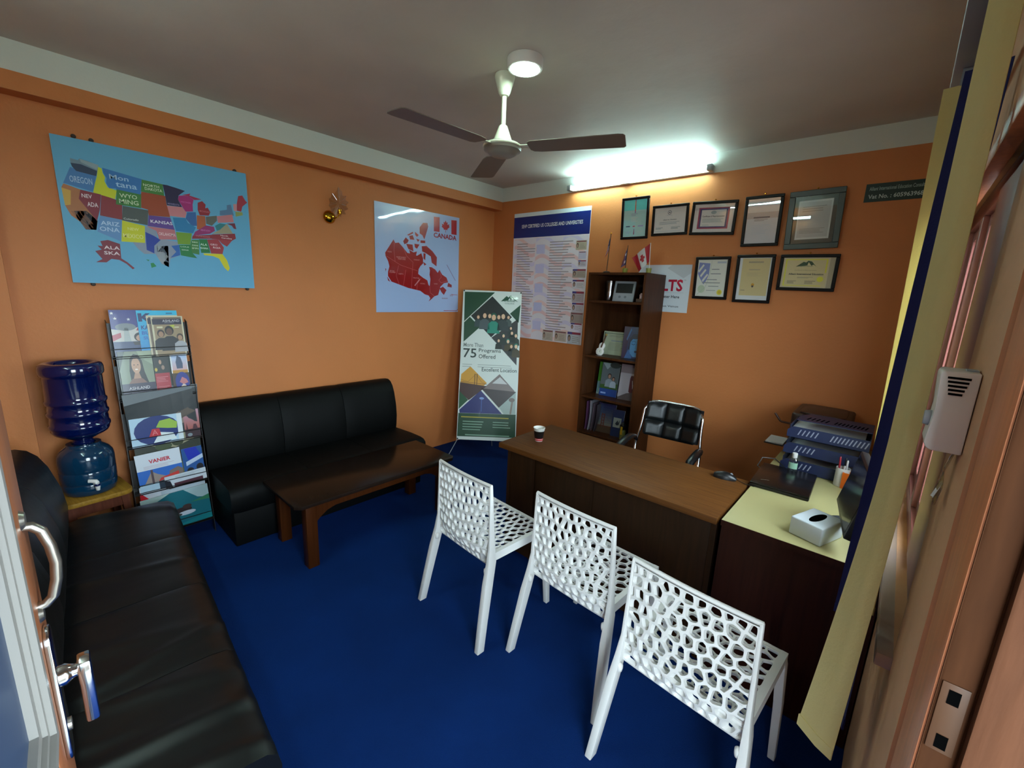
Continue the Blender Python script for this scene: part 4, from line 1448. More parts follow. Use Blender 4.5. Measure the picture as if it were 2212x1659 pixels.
CLEAF = [(814, 949), (827, 926), (841, 935), (838, 907), (866, 917), (859, 899), (869, 889), (837, 864), (842, 855), (817, 855), (817, 827), (811, 826), (812, 856), (788, 851), (792, 861), (761, 881), (772, 891), (763, 908), (791, 904), (786, 931), (802, 925)]
CT = [
 ('YUKON', 148, 569, 45, 13),
 ('NORTHWEST', 277, 528, 107, 14),
 ('TERRITORIES', 281, 512, 88, 14),
 ('NUNAVUT', 455, 519, 68, 13),
 ('BRITISH', 174, 394, 50, 9),
 ('COLUMBIA', 176, 381, 69, 12),
 ('ALBERTA', 271, 371, 54, 11),
 ('MANITOBA', 450, 341, 76, 12),
 ('ONTARIO', 527, 289, 59, 13),
 ('QUEBEC', 692, 293, 48, 12),
 ('CANADA', 812, 786, 302, 50),
]
BN = {
 'tri1': [(26, 987), (542, 991), (36, 788)],
 'dia1': [(500, 964), (849, 829), (509, 688), (148, 827)],
 'green2': [(36, 781), (131, 820), (309, 753), (42, 651)],
 'greenR': [(988, 915), (965, 792), (812, 852)],
 'dia2': [(953, 819), (960, 507), (514, 686)],
 'bridge': [(30, 434), (179, 488), (471, 381), (174, 271), (16, 331)],
 'city': [(680, 444), (950, 334), (677, 226), (395, 337)],
 'greenL': [(9, 324), (165, 264), (10, 201)],
 'blue': [(372, 331), (751, 179), (31, 176), (22, 196)],
 'needle': [(969, 329), (977, 181), (778, 180), (691, 223)],
 'foot': [(10, 175), (983, 179), (991, 24), (7, 21)],
}
BT = [
 ('More Than', 214, 632, 336, 27),
 ('75', 159, 577, 225, 61),
 ('Programs', 497, 595, 376, 32),
 ('Offered', 453, 558, 286, 28),
 ('Excellent Location', 671, 471, 595, 26),
 ('GreenRiver', 797, 939, 194, 16),
 ('COLLEGE', 798, 920, 160, 9),
]
BLOGO = [(648, 932), (742, 970), (777, 960), (811, 976), (943, 932), (873, 944), (838, 957), (821, 943), (794, 957), (769, 940)]
PC = [
 [(852, 699), (979, 766)],
 [(890, 634), (981, 688)],
 [(892, 580), (985, 626)],
 [(833, 499), (990, 562)],
 [(841, 418), (979, 485)],
 [(847, 319), (989, 400)],
 [(854, 244), (994, 316)],
 [(845, 163), (998, 243)],
 [(854, 104), (989, 164)],
 [(822, 0), (986, 94)],
 [(655, 9), (809, 90)],
 [(491, 4), (632, 89)],
]

# ---- USA map board, left wall
um = thing('wall_map', 'light blue USA map board with coloured states on the orange wall', 'map', (0.022, -2.924, 1.615), LEFT)
board(um, 0.926, 0.766, 0.018)
pr = Print(0.926, 0.766)
pr.rect(0, 0, 1000, 1000, '#5fa9cf')
for i, (c, po) in enumerate(US):
    pr.poly(po, c, 1 + (i % 3) * 0.5)
for t, x, y, w, h, c in UT:
    pr.text(t, x, y, w, h, c, 4, 0.012)
pr.build('map_print', 'print', um)
for x, z in ((-0.37, 0.778), (-0.30, 0.775), (0.40, 0.772), (-0.38, -0.006), (0.42, -0.006)):
    MB().lathe([(0.009, 0.005), (0.011, 0.009), (0.011, 0.018)], 10, (x, 0, z), axis='Y').build('nail', 'nail', um)

# ---- Canada poster
cp = thing('canada_poster', 'glossy pale blue poster with a red map of Canada', 'poster', (0.006, -0.995, 1.441), LEFT)
CW, CH = 0.964, 0.942
board(cp, CW, CH, 0.004, name='sheet')
pr = Print(CW, CH)
pr.rect(0, 0, 1000, 1000, '#a9bfe8', 0, 16, 16)
for i, po in enumerate(CA):
    pr.poly(po, '#9a1016', 1)
for po in CL:
    pr.line(po, 0.0035, '#c8606a', 2)
pr.line([(430, 265), (490, 330)], 0.010, '#d58a92', 3)
for po in CF:
    pr.poly(po, '#b3161f', 1)
pr.poly(CLEAF, '#b3161f', 1)
for t, x, y, w, h in CT[:-1]:
    pr.text(t, x, y, w, h, '#dd9a9e', 3)
t, x, y, w, h = CT[-1]
pr.text('CANADA', x, y, w, h, '#a01822', 3, 0.03)
pr.line([(835, 500), (958, 340)], 0.006, '#8f6f9c', 2)
pr.line([(900, 190), (990, 185)], 0.004, '#b3161f', 2)
pr.line([(800, 14), (985, 12), (998, 30)], 0.006, '#a01822', 2)
pr.text('NEW BRUNSWICK', 815, 145, 80, 12, '#a01822', 2)
pr.text('NOVA SCOTIA', 905, 178, 44, 18, '#a01822', 2)
pr.build('map_print', 'print_film', cp)

# ---- list of colleges poster, back wall
sv = thing('list_poster', 'tall poster headed in navy listing certified US colleges', 'poster', (0.775, -0.0075, 1.192))
PW, PHH = 0.938, 1.282
board(sv, PW, PHH, 0.005, name='sheet')
pr = Print(PW, PHH, gain=1.9)
pr.rect(0, 0, 1000, 1000, '#b3aeb4')
rdp = random.Random(5)
for k in range(11):          # pale waving stripes of the flag behind the lists
    y0 = 30 + 72 * k
    for c0 in (-40, 330, 690):
        up_, dn_ = [], []
        for i in range(13):
            x = c0 + 30 * i
            if 0 <= x <= 1000:
                yy = y0 + 34 * sin(i * 0.42 + 0.3) + 10
                up_.append((x, min(800, yy + 30)))
                dn_.append((x, min(799, yy)))
        if len(up_) > 2:
            pr.poly(up_ + dn_[::-1], ('#b59a9c', '#b8a0a0', '#a9a4b8')[(k + (c0 > 0)) % 3], 0.5)
for k in range(5):
    pr.rect(340, 80 + 150 * k, 455, 150 + 150 * k, '#9c9cba', 0.8)
pr.rect(0, 809, 1000, 970, '#0c1c55', 1)
pr.rect(0, 970, 1000, 1000, '#a8b4bc', 1)
pr.text('SEVP CERTIFIED US COLLEGES AND UNIVERSTIES', 515, 896, 800, 27, '#dfe4ee', 3, 0.015)
pr.lines(60, 330, 770, 95, 34, '#7d7478', 2, 0.34, 0.45, 2)
pr.lines(520, 850, 775, 90, 34, '#7d7478', 2, 0.34, 0.45, 3)
for i, ((x0, y0), (x1, y1)) in enumerate(PC):
    pr.rect(x0, y0, x1, y1, ('#8f8878', '#9a98a8', '#94909c', '#857e74', '#a8a6ac', '#8a8288', '#97929a', '#7a716e', '#aaa6b4', '#8d949a', '#958c82', '#8c857c')[i], 2)
    if i not in (0, 1, 7, 10, 11):
        pr.rect(x0, y1 - (y1 - y0) * .2, x1, y1 - 2, '#6a2436', 2.5)
        pr.rect(x0, y1 - (y1 - y0) * .2, x0 + (x1 - x0) * .35, y1 - 2, '#2c2c66', 2.7)
    else:
        pr.rect(x0 + 8, y1 - (y1 - y0) * .16, x1 - 8, y1 - (y1 - y0) * .06, '#5a2a34', 2.5)
    if i != 1:
        hx = (x1 - x0) * .25
        pr.disc(x0 + hx * .6, y0 + (y1 - y0) * .48, hx * .42, (y1 - y0) * .26, '#302826', 3)
        pr.disc(x0 + hx * .6, y0 + (y1 - y0) * .44, hx * .26, (y1 - y0) * .18, '#8d7466', 3.5)
        pr.lines(x0 + hx * 1.5, x1 - 8, y0 + (y1 - y0) * .68, y0 + 8, 4, '#6f6a62', 3, 0.3, 0.4, i)
pr.build('list_print', 'print_gloss', sv)

# ---- IELTS registration sign half behind the shelf
ie = thing('registration_sign', 'white registration sign with big red letters half behind the bookshelf', 'sign', (1.9935, -0.004, 1.563))
board(ie, 0.451, 0.381, 0.004, name='sheet')
pr = Print(0.451, 0.381, gain=1.3)
pr.rect(0, 0, 1000, 1000, '#b9c2ca')
pr.poly([(640, 1000), (1000, 1000), (1000, 830), (870, 720), (560, 930)], '#a7aeb6', 0.5)
pr.text('IELTS', 592, 570, 565, 250, '#a3062e', 2, 0.03)
pr.text('TM', 905, 680, 40, 20, '#5a5a60', 2)
pr.line([(120, 420), (900, 418)], 0.0015, '#8a9096', 2)
pr.text('Register Here', 626, 320, 420, 78, '#23232b', 2, 0.02)
pr.text('Registration Venue', 540, 120, 600, 56, '#5b6068', 2, 0.02)
pr.build('sign_print', 'print_gloss', ie)

# ---- VAT number sign
vt = thing('vat_sign', 'dark green vat number sign high on the back wall', 'sign', (3.415, -0.004, 2.310))
board(vt, 0.376, 0.106, 0.003, 'black_metal')
pr = Print(0.376, 0.106)
pr.rect(0, 0, 1000, 1000, '#0e2b24')
pr.text('Alliant International Education Consultancy Pvt. Ltd.', 500, 690, 900, 270, '#9fb0aa', 2, 0.01)
pr.text('Vat No. : 605963968', 390, 290, 680, 240, '#b9c6c2', 2, 0.02)
pr.build('sign_print', 'print', vt)


# ---- framed certificates on the back wall
def certificate(label, x0, x1, z0, z1, fm='frame_black', bar=0.021, mat_col='#b9c4c9', rot=0.0, lean=4.5, draw=None, nm='framed_certificate'):
    w, h = x1 - x0, z1 - z0
    o = thing(nm, label, 'frame', ((x0 + x1) / 2, -0.004 - 0.022, z0), (R(lean), R(-rot), 0), 'framed certificates on the back wall')
    # the foot of the frame rests on the wall, the head leans out from its nail
    m = MB()
    for a, b, c, d in ((-w / 2, w / 2, 0, bar), (-w / 2, w / 2, h - bar, h), (-w / 2, -w / 2 + bar, bar, h - bar), (w / 2 - bar, w / 2, bar, h - bar)):
        m2 = MB().box(a, b, -0.002, 0.014, c, d, bev=0.003, seg=1)
        m2.build('frame_bar', fm, o)
    MB().box(-w / 2 + bar * .6, w / 2 - bar * .6, 0.008, 0.012, bar * .6, h - bar * .6).build('backing', 'white_board', o, smooth=0)
    iw, ih = w - 2 * bar, h - 2 * bar
    p = Print(iw, ih, gain=2.0)
    p.rect(0, 0, 1000, 1000, mat_col)
    if draw:
        draw(p)
    p.build('certificate_print', 'print', o, (0, 0.0075, bar))
    MB().box(-iw / 2, iw / 2, 0.0015, 0.003, bar, h - bar).build('glass', 'picture_glass', o, smooth=0)
    MB().lathe([(0.003, 0.0), (0.005, 0.003), (0.005, 0.016)], 8, (0, 0, h + 0.009), axis='Y').build('hanging_ring', 'brass', o)
    return o


def c1(p):
    p.rect(0, 720, 1000, 1000, '#4fc0ee', 1).rect(480, 640, 530, 1000, '#7a5a8a', 2).rect(485, 700, 525, 960, '#b0604a', 3)  # blue top is reflected glare, painted into the print
    p.lines(330, 620, 640, 560, 2, '#7f98a8', 2).lines(330, 650, 540, 400, 4, '#a8bfcc', 2)
    p.rect(120, 270, 300, 300, '#3b4a66', 2).rect(420, 265, 520, 300, '#b05a68', 2).rect(650, 270, 880, 300, '#7f86b0', 2)
    p.poly([(455, 60), (480, 220), (500, 220), (505, 60)], '#7a3a5a', 2)
    p.lines(110, 380, 150, 90, 2, '#8fa5b2', 2).lines(640, 850, 150, 90, 2, '#9fb4c0', 2)


def c2(p):
    p.disc(480, 800, 62, 85, '#55606c', 2).disc(480, 800, 46, 64, '#b4bfc6', 3).poly([(445, 775), (515, 775), (480, 840)], '#55606c', 4)
    p.rect(390, 690, 570, 705, '#8e99a2', 2).text('Alliant Int. Education', 500, 520, 430, 46, '#4a535c', 2, 0.02)
    p.lines(170, 830, 450, 330, 3, '#7d8890', 2, 0.4, 0.2).lines(60, 300, 235, 150, 2, '#6d7880', 2).lines(560, 860, 240, 140, 3, '#6d7880', 2)
    p.lines(50, 900, 90, 50, 1, '#9aa5ac', 2)


def c3(p):
    p.rect(110, 120, 890, 880, '#7d2e4c', 1).rect(150, 165, 850, 835, '#2c3160', 2).rect(190, 205, 810, 795, '#b4bfbf', 3)
    p.disc(500, 700, 70, 60, '#7f8c90', 4).text('Certificate of Representation', 500, 560, 560, 70, '#2b3138', 5, 0.02)
    p.lines(230, 770, 490, 340, 4, '#848f92', 4, 0.45, 0.15).lines(240, 420, 270, 235, 1, '#848f92', 4)


def c4(p):
    p.rect(0, 560, 1000, 700, '#8f8f96', 0.5)
    p.lines(220, 740, 605, 565, 1, '#4d4d58', 2, 0.8, 0.05).lines(250, 700, 550, 500, 2, '#70727c', 2)
    p.lines(200, 800, 430, 200, 6, '#93a0b0', 2, 0.2, 0.5)


def c5(p):
    p.rect(0, 0, 1000, 1000, '#2b3a38', 0.5).rect(90, 90, 900, 910, '#a3adaf', 1).rect(130, 130, 860, 870, '#8f999c', 2)
    p.lines(200, 780, 800, 660, 3, '#6f797c', 3, 0.4, 0.2).lines(180, 800, 330, 210, 4, '#6f797c', 3, 0.4, 0.25).rect(200, 560, 330, 575, '#3c444c', 3)


def c6(p):
    p.rect(0, 0, 1000, 1000, '#aebcac', 0.5)
    p.poly([(40, 930), (420, 900), (410, 600), (330, 420), (250, 330), (100, 500), (20, 620)], '#5f6f9c', 1)
    for k in range(3):
        p.poly([(20 + 80 * k, 700 - 130 * k), (180 + 80 * k, 880 - 130 * k), (230 + 80 * k, 850 - 130 * k), (60 + 80 * k, 650 - 130 * k)], '#aebcac', 2)
    p.line([(470, 960), (430, 520), (330, 260), (40, 30)], 0.002, '#7f9088', 2).disc(190, 200, 130, 110, '#94a48f', 1)
    p.lines(490, 760, 760, 720, 1, '#5e6a70', 2).lines(470, 830, 640, 600, 1, '#5e6a70', 2).lines(350, 720, 480, 440, 1, '#5e6a70', 2)
    p.lines(200, 850, 400, 350, 1, '#6e7a78', 2).lines(430, 800, 300, 260, 1, '#6e7a78', 2).lines(370, 700, 180, 150, 1, '#6e7a78', 2)
    p.rect(660, 900, 960, 950, '#8a96a0', 2).disc(830, 120, 90, 75, '#c2ad3a', 3).disc(830, 120, 55, 45, '#a8942a', 4)


def c7(p):
    p.rect(0, 0, 1000, 1000, '#a9b0b8', 0.5).rect(90, 105, 960, 985, '#a39a72', 1)
    p.lines(290, 760, 920, 870, 1, '#7f7a68', 2, 0.7, 0.1).lines(330, 690, 740, 700, 1, '#857f6c', 2)
    p.lines(270, 720, 660, 560, 4, '#958d70', 2, 0.3, 0.3).disc(500, 360, 50, 40, '#a07a2a', 3).disc(500, 325, 34, 25, '#3f3a3c', 4)
    p.lines(130, 270, 250, 210, 1, '#7d765e', 2)


def c8(p):
    p.rect(900, 0, 1000, 1000, '#8c8874', 0.5).rect(30, 40, 880, 970, '#a9a27c', 1)
    for a, b, c, d in ((50, 60, 75, 940), (835, 500, 860, 940), (50, 920, 860, 950), (50, 60, 800, 80)):
        p.rect(a, b, c, d, '#c4cf3a', 2)
    p.poly([(260, 700), (400, 860), (450, 840), (490, 895), (560, 870), (660, 700), (600, 770), (560, 730), (500, 850), (480, 740), (430, 730)], '#12402f', 3)
    p.text('GreenRiver', 470, 720, 250, 40, '#1d4a3a', 4).text('Certificate of Representation', 460, 580, 430, 40, '#6f6c58', 3)
    p.text('Alliant International Education', 480, 455, 680, 62, '#2f3a3a', 3, 0.03)
    p.lines(320, 640, 370, 310, 2, '#88836a', 3).lines(130, 320, 240, 130, 3, '#6e6a58', 3).lines(480, 700, 240, 130, 3, '#6e6a58', 3)
    p.disc(770, 290, 62, 88, '#c9bd3c', 4)


certificate('portrait framed certificate with blue glare painted across its head beneath the tube light', 1.574, 1.823, 2.158, 2.494, draw=c1, mat_col='#8ebbd6')
certificate('landscape framed certificate with a round crest beside the red bordered one', 1.854, 2.152, 2.173, 2.408, draw=c2, mat_col='#b4bfc8')
certificate('tilted framed certificate with a maroon and navy border', 2.168, 2.498, 2.160, 2.402, rot=-2.5, draw=c3, mat_col='#b5c2ba')
certificate('portrait framed certificate mirroring a tube light and window', 2.555, 2.797, 2.065, 2.405, lean=4.6, draw=c4, mat_col='#a4aab2')
certificate('large framed certificate in a wide grey green moulding', 2.835, 3.142, 2.038, 2.410, fm='frame_grey', bar=0.036, rot=1.2, lean=2.9, draw=c5)
certificate('framed certificate with a slate blue shield and gold seal', 2.254, 2.510, 1.681, 1.998, draw=c6, lean=3)
certificate('framed yellowed certificate with a tiny emblem at its foot', 2.552, 2.802, 1.667, 2.007, draw=c7, lean=3)
certificate('wide framed certificate with green mountain logo and yellow border', 2.829, 3.166, 1.762, 2.002, draw=c8, rot=-0.6, lean=3, mat_col='#a5a088')

# ---- wall lamp with a pleated glass leaf
sc = thing('wall_lamp', 'small brass wall lamp with a clear glass leaf shade', 'lamp', (0.0, -1.845, 2.19))
MB().lathe([(0.048, 0.0), (0.050, 0.006), (0.042, 0.022), (0.022, 0.034), (0.010, 0.036)], 24, axis='X', c=(0, -0.03, 0.0)).build('wall_plate', 'brass', sc)
MB().tube([(0.03, -0.03, 0.0), (0.055, -0.015, -0.012), (0.075, 0.005, 0.0), (0.08, 0.015, 0.03)], 0.005, 8).build('arm', 'brass', sc)
MB().lathe([(0.012, 0.02), (0.015, 0.03), (0.015, 0.055), (0.008, 0.058)], 14, (0.082, 0.018, 0)).build('lamp_holder', 'brass', sc)
leaf = MB()
n = 24
vs = [(0.075, 0.02, 0.10)]
for i in range(n):
    a = 2 * pi * i / n
    r = 0.075 + (0.014 if i % 2 else -0.004)
    if abs(a - pi / 2) < 0.2:
        r += 0.045
    vs.append((0.070 + (0.014 if i % 2 else 0.0) - 0.05 * (1 - cos(a - pi / 2)) * 0.3, 0.02 + r * 0.95 * cos(a), 0.10 + r * 1.1 * sin(a)))
leaf.add(vs, [(0, 1 + i, 1 + (i + 1) % n) for i in range(n)])
gl = pane_glass('smoky_glass', (0.80, 0.76, 0.70, 1), 0.18, 0.05)
lo_ = leaf.build('glass_shade', gl, sc, smooth=0)
for i in range(0, n, 3):
    p = Vector(vs[1 + i])
    c = Vector(vs[0])
    MB().tube([c.lerp(p, 0.35) + Vector((0.003, 0, 0)), c.lerp(p, 0.95) + Vector((0.003, 0, 0))], 0.0016, 5).build('glass_rib', 'chrome', lo_)

# ---- X-banner in the corner
BNW, BNH = 0.60, 1.53
bl_, br_ = Vector((0.372, -0.812, 0.18)), Vector((0.810, -0.424, 0.19))
tc_ = Vector((0.315, -0.385, 1.68))
bc_ = (bl_ + br_) / 2
ux = Vector((br_.x - bl_.x, br_.y - bl_.y, 0)).normalized()
uz = (tc_ - bc_).normalized()
uy = uz.cross(ux).normalized()
uz = ux.cross(uy).normalized()
bn = thing('banner_stand', 'tall green and white college banner stand in the room corner', 'banner', bc_)
bn.rotation_euler = Matrix((ux, uy, uz)).transposed().to_euler()


def sag(X, Z):
    return 0.0


def wneck(Z):
    return 1 - 0.10 * (1 - ((Z - BNH / 2) / (BNH / 2)) ** 2) * 0.6


MB().slab(lambda u, v: ((u - .5) * BNW, sag((u - .5) * BNW, v * BNH) + 0.002, v * BNH), 10, 14, 0.0008).build('banner_sheet', 'white_board', bn)
pr = Print(BNW, BNH, gain=1.25)
pr.rect(0, 0, 1000, 1000, '#c3cbc6', 0, 10, 10)
pr.poly(BN['tri1'], '#0d3a24', 1)
pr.poly(BN['dia1'], '#12171a', 1)
pr.poly(BN['green2'], '#0d3a24', 1)
pr.poly(BN['greenR'], '#0d3a24', 1)
pr.poly(BN['dia2'], '#2a2c2e', 1)
pr.poly(BN['bridge'], '#b9872a', 1)
pr.poly([(15, 380), (470, 360), (175, 262), (10, 320)], '#3b2420', 1.5)
pr.line([(15, 385), (475, 372)], 0.004, '#5a2e14', 2.5)
pr.line([(262, 355), (262, 440)], 0.006, '#3c2214', 2.5)
pr.line([(300, 355), (300, 440)], 0.006, '#3c2214', 2.5)
pr.line([(15, 400), (150, 385), (280, 438), (380, 385), (470, 372)], 0.002, '#3c2214', 2.5)
pr.poly(BN['city'], '#6f6461', 1)
pr.poly([(380, 345), (975, 330), (690, 220)], '#2c2220', 1.5)
pr.poly([(560, 380), (690, 425), (820, 378)], '#b5b5b4', 1.5)
pr.poly(BN['greenL'], '#0f4526', 1)
pr.poly(BN['blue'], '#141e5e', 1)
pr.line([(395, 190), (395, 270)], 0.006, '#3a5a9c', 2)
pr.disc(395, 278, 40, 8, '#6f8ab8', 3)
pr.poly(BN['needle'], '#94a5a0', 1)
pr.line([(890, 180), (915, 265)], 0.018, '#7a6f64', 2)
pr.disc(905, 275, 50, 14, '#6a5f58', 3)
pr.poly(BN['foot'], '#0e3a22', 1.2)
for k, (x, y, h, hr, tp_) in enumerate(((275, 755, 85, '#3a2418', '#2c3c40'), (385, 740, 120, '#1a1412', '#434d52'), (470, 750, 105, '#241a14', '#20302e'), (540, 715, 140, '#0f4a3a', '#1f7a68'), (625, 745, 105, '#1a1412', '#1e2c2a'), (700, 735, 125, '#140f0e', '#2a3436'), (790, 765, 80, '#241a14', '#3a4644'))):
    pr.person(x, y, h, hr, '#c9a284', tp_, 2.5 + 0.2 * (k % 2))
for k, (x, y, h, hr) in enumerate(((640, 610, 75, '#14201c'), (720, 640, 80, '#0f3a30'), (800, 600, 85, '#1f6a5a'), (860, 660, 80, '#14201c'), (930, 640, 85, '#0f3a30'), (940, 560, 95, '#1f6a5a'), (860, 570, 80, '#5a4a1e'), (840, 700, 70, '#14201c'))):
    pr.person(x, y, h, hr, '#d0ac90', ('#14201c', '#1d2a26', '#3a331a')[k % 3], 2.5 + 0.2 * (k % 2))
for t, x, y, w, h in BT:
    pr.text(t, x, y, w, h, {'GreenRiver': '#1a4a30', 'COLLEGE': '#6a7a72', 'More Than': '#6c7470', '75': '#23302c'}.get(t, '#39433f'), 4, 0.01)
pr.poly(BLOGO, '#0f3d2a', 3)
pr.lines(40, 210, 508, 480, 2, '#9aa29e', 3, 0.35, 0.2, 1)
pr.lines(300, 900, 508, 480, 2, '#9aa29e', 3, 0.35, 0.25, 4)
pr.lines(60, 950, 158, 144, 1, '#9c8f2a', 3, 0.5, 0.1, 2)
pr.lines(90, 540, 130, 60, 4, '#7a9c86', 3, 0.3, 0.35, 5)
pr.lines(600, 950, 130, 80, 3, '#7a9c86', 3, 0.3, 0.3, 6)
pr.lines(140, 900, 40, 26, 1, '#7a9c86', 3, 0.5, 0.05, 7)
pr.build('banner_print', 'print_vinyl', bn)
for a, b in (((-BNW / 2 + .008, 0.045, 0.01), (BNW / 2 - .008, 0.06, BNH - .01)), ((BNW / 2 - .008, 0.045, 0.01), (-BNW / 2 + .008, 0.06, BNH - .01))):
    MB().tube([a, ((a[0] + b[0]) / 2, 0.075, BNH / 2), b], 0.004, 6).build('pole', 'grey_plastic', bn)
for x, z in ((-1, 0.008), (1, 0.008), (-1, BNH - .008), (1, BNH - .008)):
    MB().lathe([(0.007, -0.004), (0.008, 0.0), (0.008, 0.003)], 10, (x * (BNW / 2 - .009), 0, z), axis='Y').build('eyelet', 'black_metal', bn)
iv = Matrix((ux, uy, uz))
for s, wpt in ((-1, Vector((0.330, -0.905, 0.004))), (1, Vector((0.90, -0.40, 0.004))), (0, Vector((0.40, -0.33, 0.004)))):
    lp = iv @ (wpt - bc_)
    st_ = Vector((s * 0.03, 0.075, BNH * .45)) if s == 0 else Vector((s * (BNW / 2 - .01), 0.045, 0.01))
    MB().tube([st_, lp], 0.004, 6).build('foot_rod', 'grey_plastic', bn)

# ---- small white dispenser box fixed to the wall by the door
af = thing('air_freshener', 'small white slotted air freshener box on the wall by the door', 'air freshener', (W, -2.545, 1.428))
MB().prism([(-0.050, 0.012), (-0.046, 0.004), (-0.040, 0.0), (-0.001, 0.0), (-0.001, 0.140), (-0.046, 0.140), (-0.050, 0.134), (-0.046, 0.075)], -0.036, 0.036, 'XZ', bev=0.003).build('case', 'white_plastic', af)
for k in range(5):
    MB().box(-0.040 + 0.003 * (4 - k) * 0.4, -0.012 - 0.003 * (4 - k) * 0.5, -0.0372, -0.0362, 0.100 + 0.0068 * k, 0.1036 + 0.0068 * k).build('slot', 'black_hole', af, smooth=0)
MB().lathe([(0.012, -0.056), (0.014, -0.050), (0.014, -0.044)], 16, (0, -0.01, 0.052), axis='X').build('button', 'grey_plastic', af)
MB().box(-0.018, -0.003, -0.012, 0.012, 0.1401, 0.1425).build('lid_catch', 'grey_plastic', af, smooth=0)
pk = thing('plastic_packet', 'clear plastic packet hanging beneath the air freshener', 'packet', (W - 0.006, -2.53, 1.32))
MB().slab(lambda u, v: (0.004 * sin(6 * v + 3 * u) - 0.010 * (1 - v), -0.016 + 0.032 * u * (0.6 + 0.4 * v), 0.106 * v), 5, 10, 0.0006).build('film', pane_glass('clear_film', (0.9, 0.92, 0.88, 1), 0.3, 0.15), pk)
MB().slab(lambda u, v: (-0.004 - 0.008 * (1 - v) + 0.002 * sin(9 * u), -0.010 + 0.022 * u, 0.012 + 0.03 * v), 4, 4, 0.001).build('insert', 'paper', pk)


# ================================================================== brochures in the rack
def brochure(label, y0, y1, z0, h, layer, draw, bg='#d5d8da', tilt=6.5, roll=0.0, nm='brochure', bow=0.0, t=0.003, cat='brochure', grp='brochures in the magazine rack'):
    w = y1 - y0
    o = thing(nm, label, cat, (rx(z0) - 0.010 - layer * 0.0052, (y0 + y1) / 2, z0), (R(-tilt), R(roll), R(90)), grp)
    bend = (lambda X, Z: bow * ((X / (w / 2)) ** 2) * (Z / h)) if bow else None
    MB().slab(lambda u, v: ((u - .5) * w, (bend((u - .5) * w, v * h) if bend else 0) + t / 2 + 0.0001, v * h), 6 if bow else 1, 6 if bow else 1, t).build('pages', 'paper', o, smooth=30)
    p = Print(w, h, bend=bend, gain=1.15)
    p.rect(0, 0, 1000, 1000, bg)
    draw(p)
    p.build('cover_print', 'print_gloss', o)
    return o


def b_flag(p):
    p.rect(0, 560, 1000, 1000, '#2f2f78', 1).poly([(0, 600), (350, 560), (700, 660), (1000, 760), (1000, 300), (0, 300)], '#b9b4ae', 2)
    p.poly([(0, 340), (200, 420), (200, 520), (0, 470)], '#a02838', 3).poly([(560, 560), (1000, 560), (1000, 640), (620, 640)], '#a02838', 3)
    p.disc(330, 640, 240, 80, '#6d7378', 4).poly([(250, 300), (290, 620), (380, 620), (420, 300)], '#9aa09f', 4)
    for x, y in ((120, 820), (420, 800), (700, 930), (60, 930)):
        p.poly([(x + 50 * sin(2 * pi * k / 10) * (1 if k % 2 == 0 else .42), y + 35 * cos(2 * pi * k / 10) * (1 if k % 2 == 0 else .42)) for k in range(10)], '#d8d8d8', 4)
    p.rect(0, 0, 1000, 330, '#27345e', 5).disc(640, 420, 150, 100, '#1c1414', 6).disc(630, 400, 95, 70, '#b08a74', 7)
    p.poly([(450, 320), (800, 320), (780, 250), (480, 250)], '#1c1414', 6)


def b_cyan(p):
    p.fade(0, 0, 1000, 1000, '#0a78b8', '#28a8cc', 0.5)
    p.poly([(30, 760), (30, 940), (120, 940), (120, 870), (220, 940), (330, 940), (190, 850), (330, 750), (230, 750), (120, 830), (120, 760)], '#16275c', 2)
    p.text('KA', 165, 630, 190, 90, '#123070', 2, 0.02).text('BU', 165, 510, 190, 80, '#1250a0', 2, 0.02).text('SU', 175, 400, 170, 70, '#1258a8', 2, 0.02)
    p.rect(720, 920, 880, 950, '#1a6a94', 2)


def b_ash(p):
    p.rect(0, 0, 1000, 1000, '#bfb79a', 0.5).rect(60, 0, 950, 960, '#8f7a5c', 1).rect(30, 790, 950, 930, '#1f1830', 2)
    p.text('ASHLAND', 620, 880, 540, 60, '#c9c4c8', 4).rect(400, 825, 700, 836, '#7f7a88', 3).rect(60, 930, 950, 975, '#6a5a4c', 2)
    p.poly([(550, 760), (700, 780), (720, 690), (580, 680)], '#b0b83a', 2).rect(150, 700, 330, 740, '#c9c2a0', 2).rect(620, 700, 850, 730, '#c9c2a0', 2)
    p.person(250, 150, 520, '#2a1c16', '#9a7458', '#15161c', 3).person(520, 120, 640, '#14100e', '#5c4030', '#14151a', 3.3).person(840, 80, 480, '#3a2a1e', '#a07c60', '#9a9aa0', 3.6)


def b_ash2(p):
    p.rect(0, 0, 1000, 1000, '#bcb49a', 0.5).rect(60, 0, 950, 960, '#6a5848', 1).rect(30, 790, 950, 930, '#1f1830', 2)
    p.text('ASHLAND', 620, 880, 540, 60, '#c9c4c8', 4)


def b_header(p):
    p.rect(0, 0, 1000, 1000, '#1a2a26', 0.5).rect(0, 960, 1000, 1000, '#9cc0a8', 1)


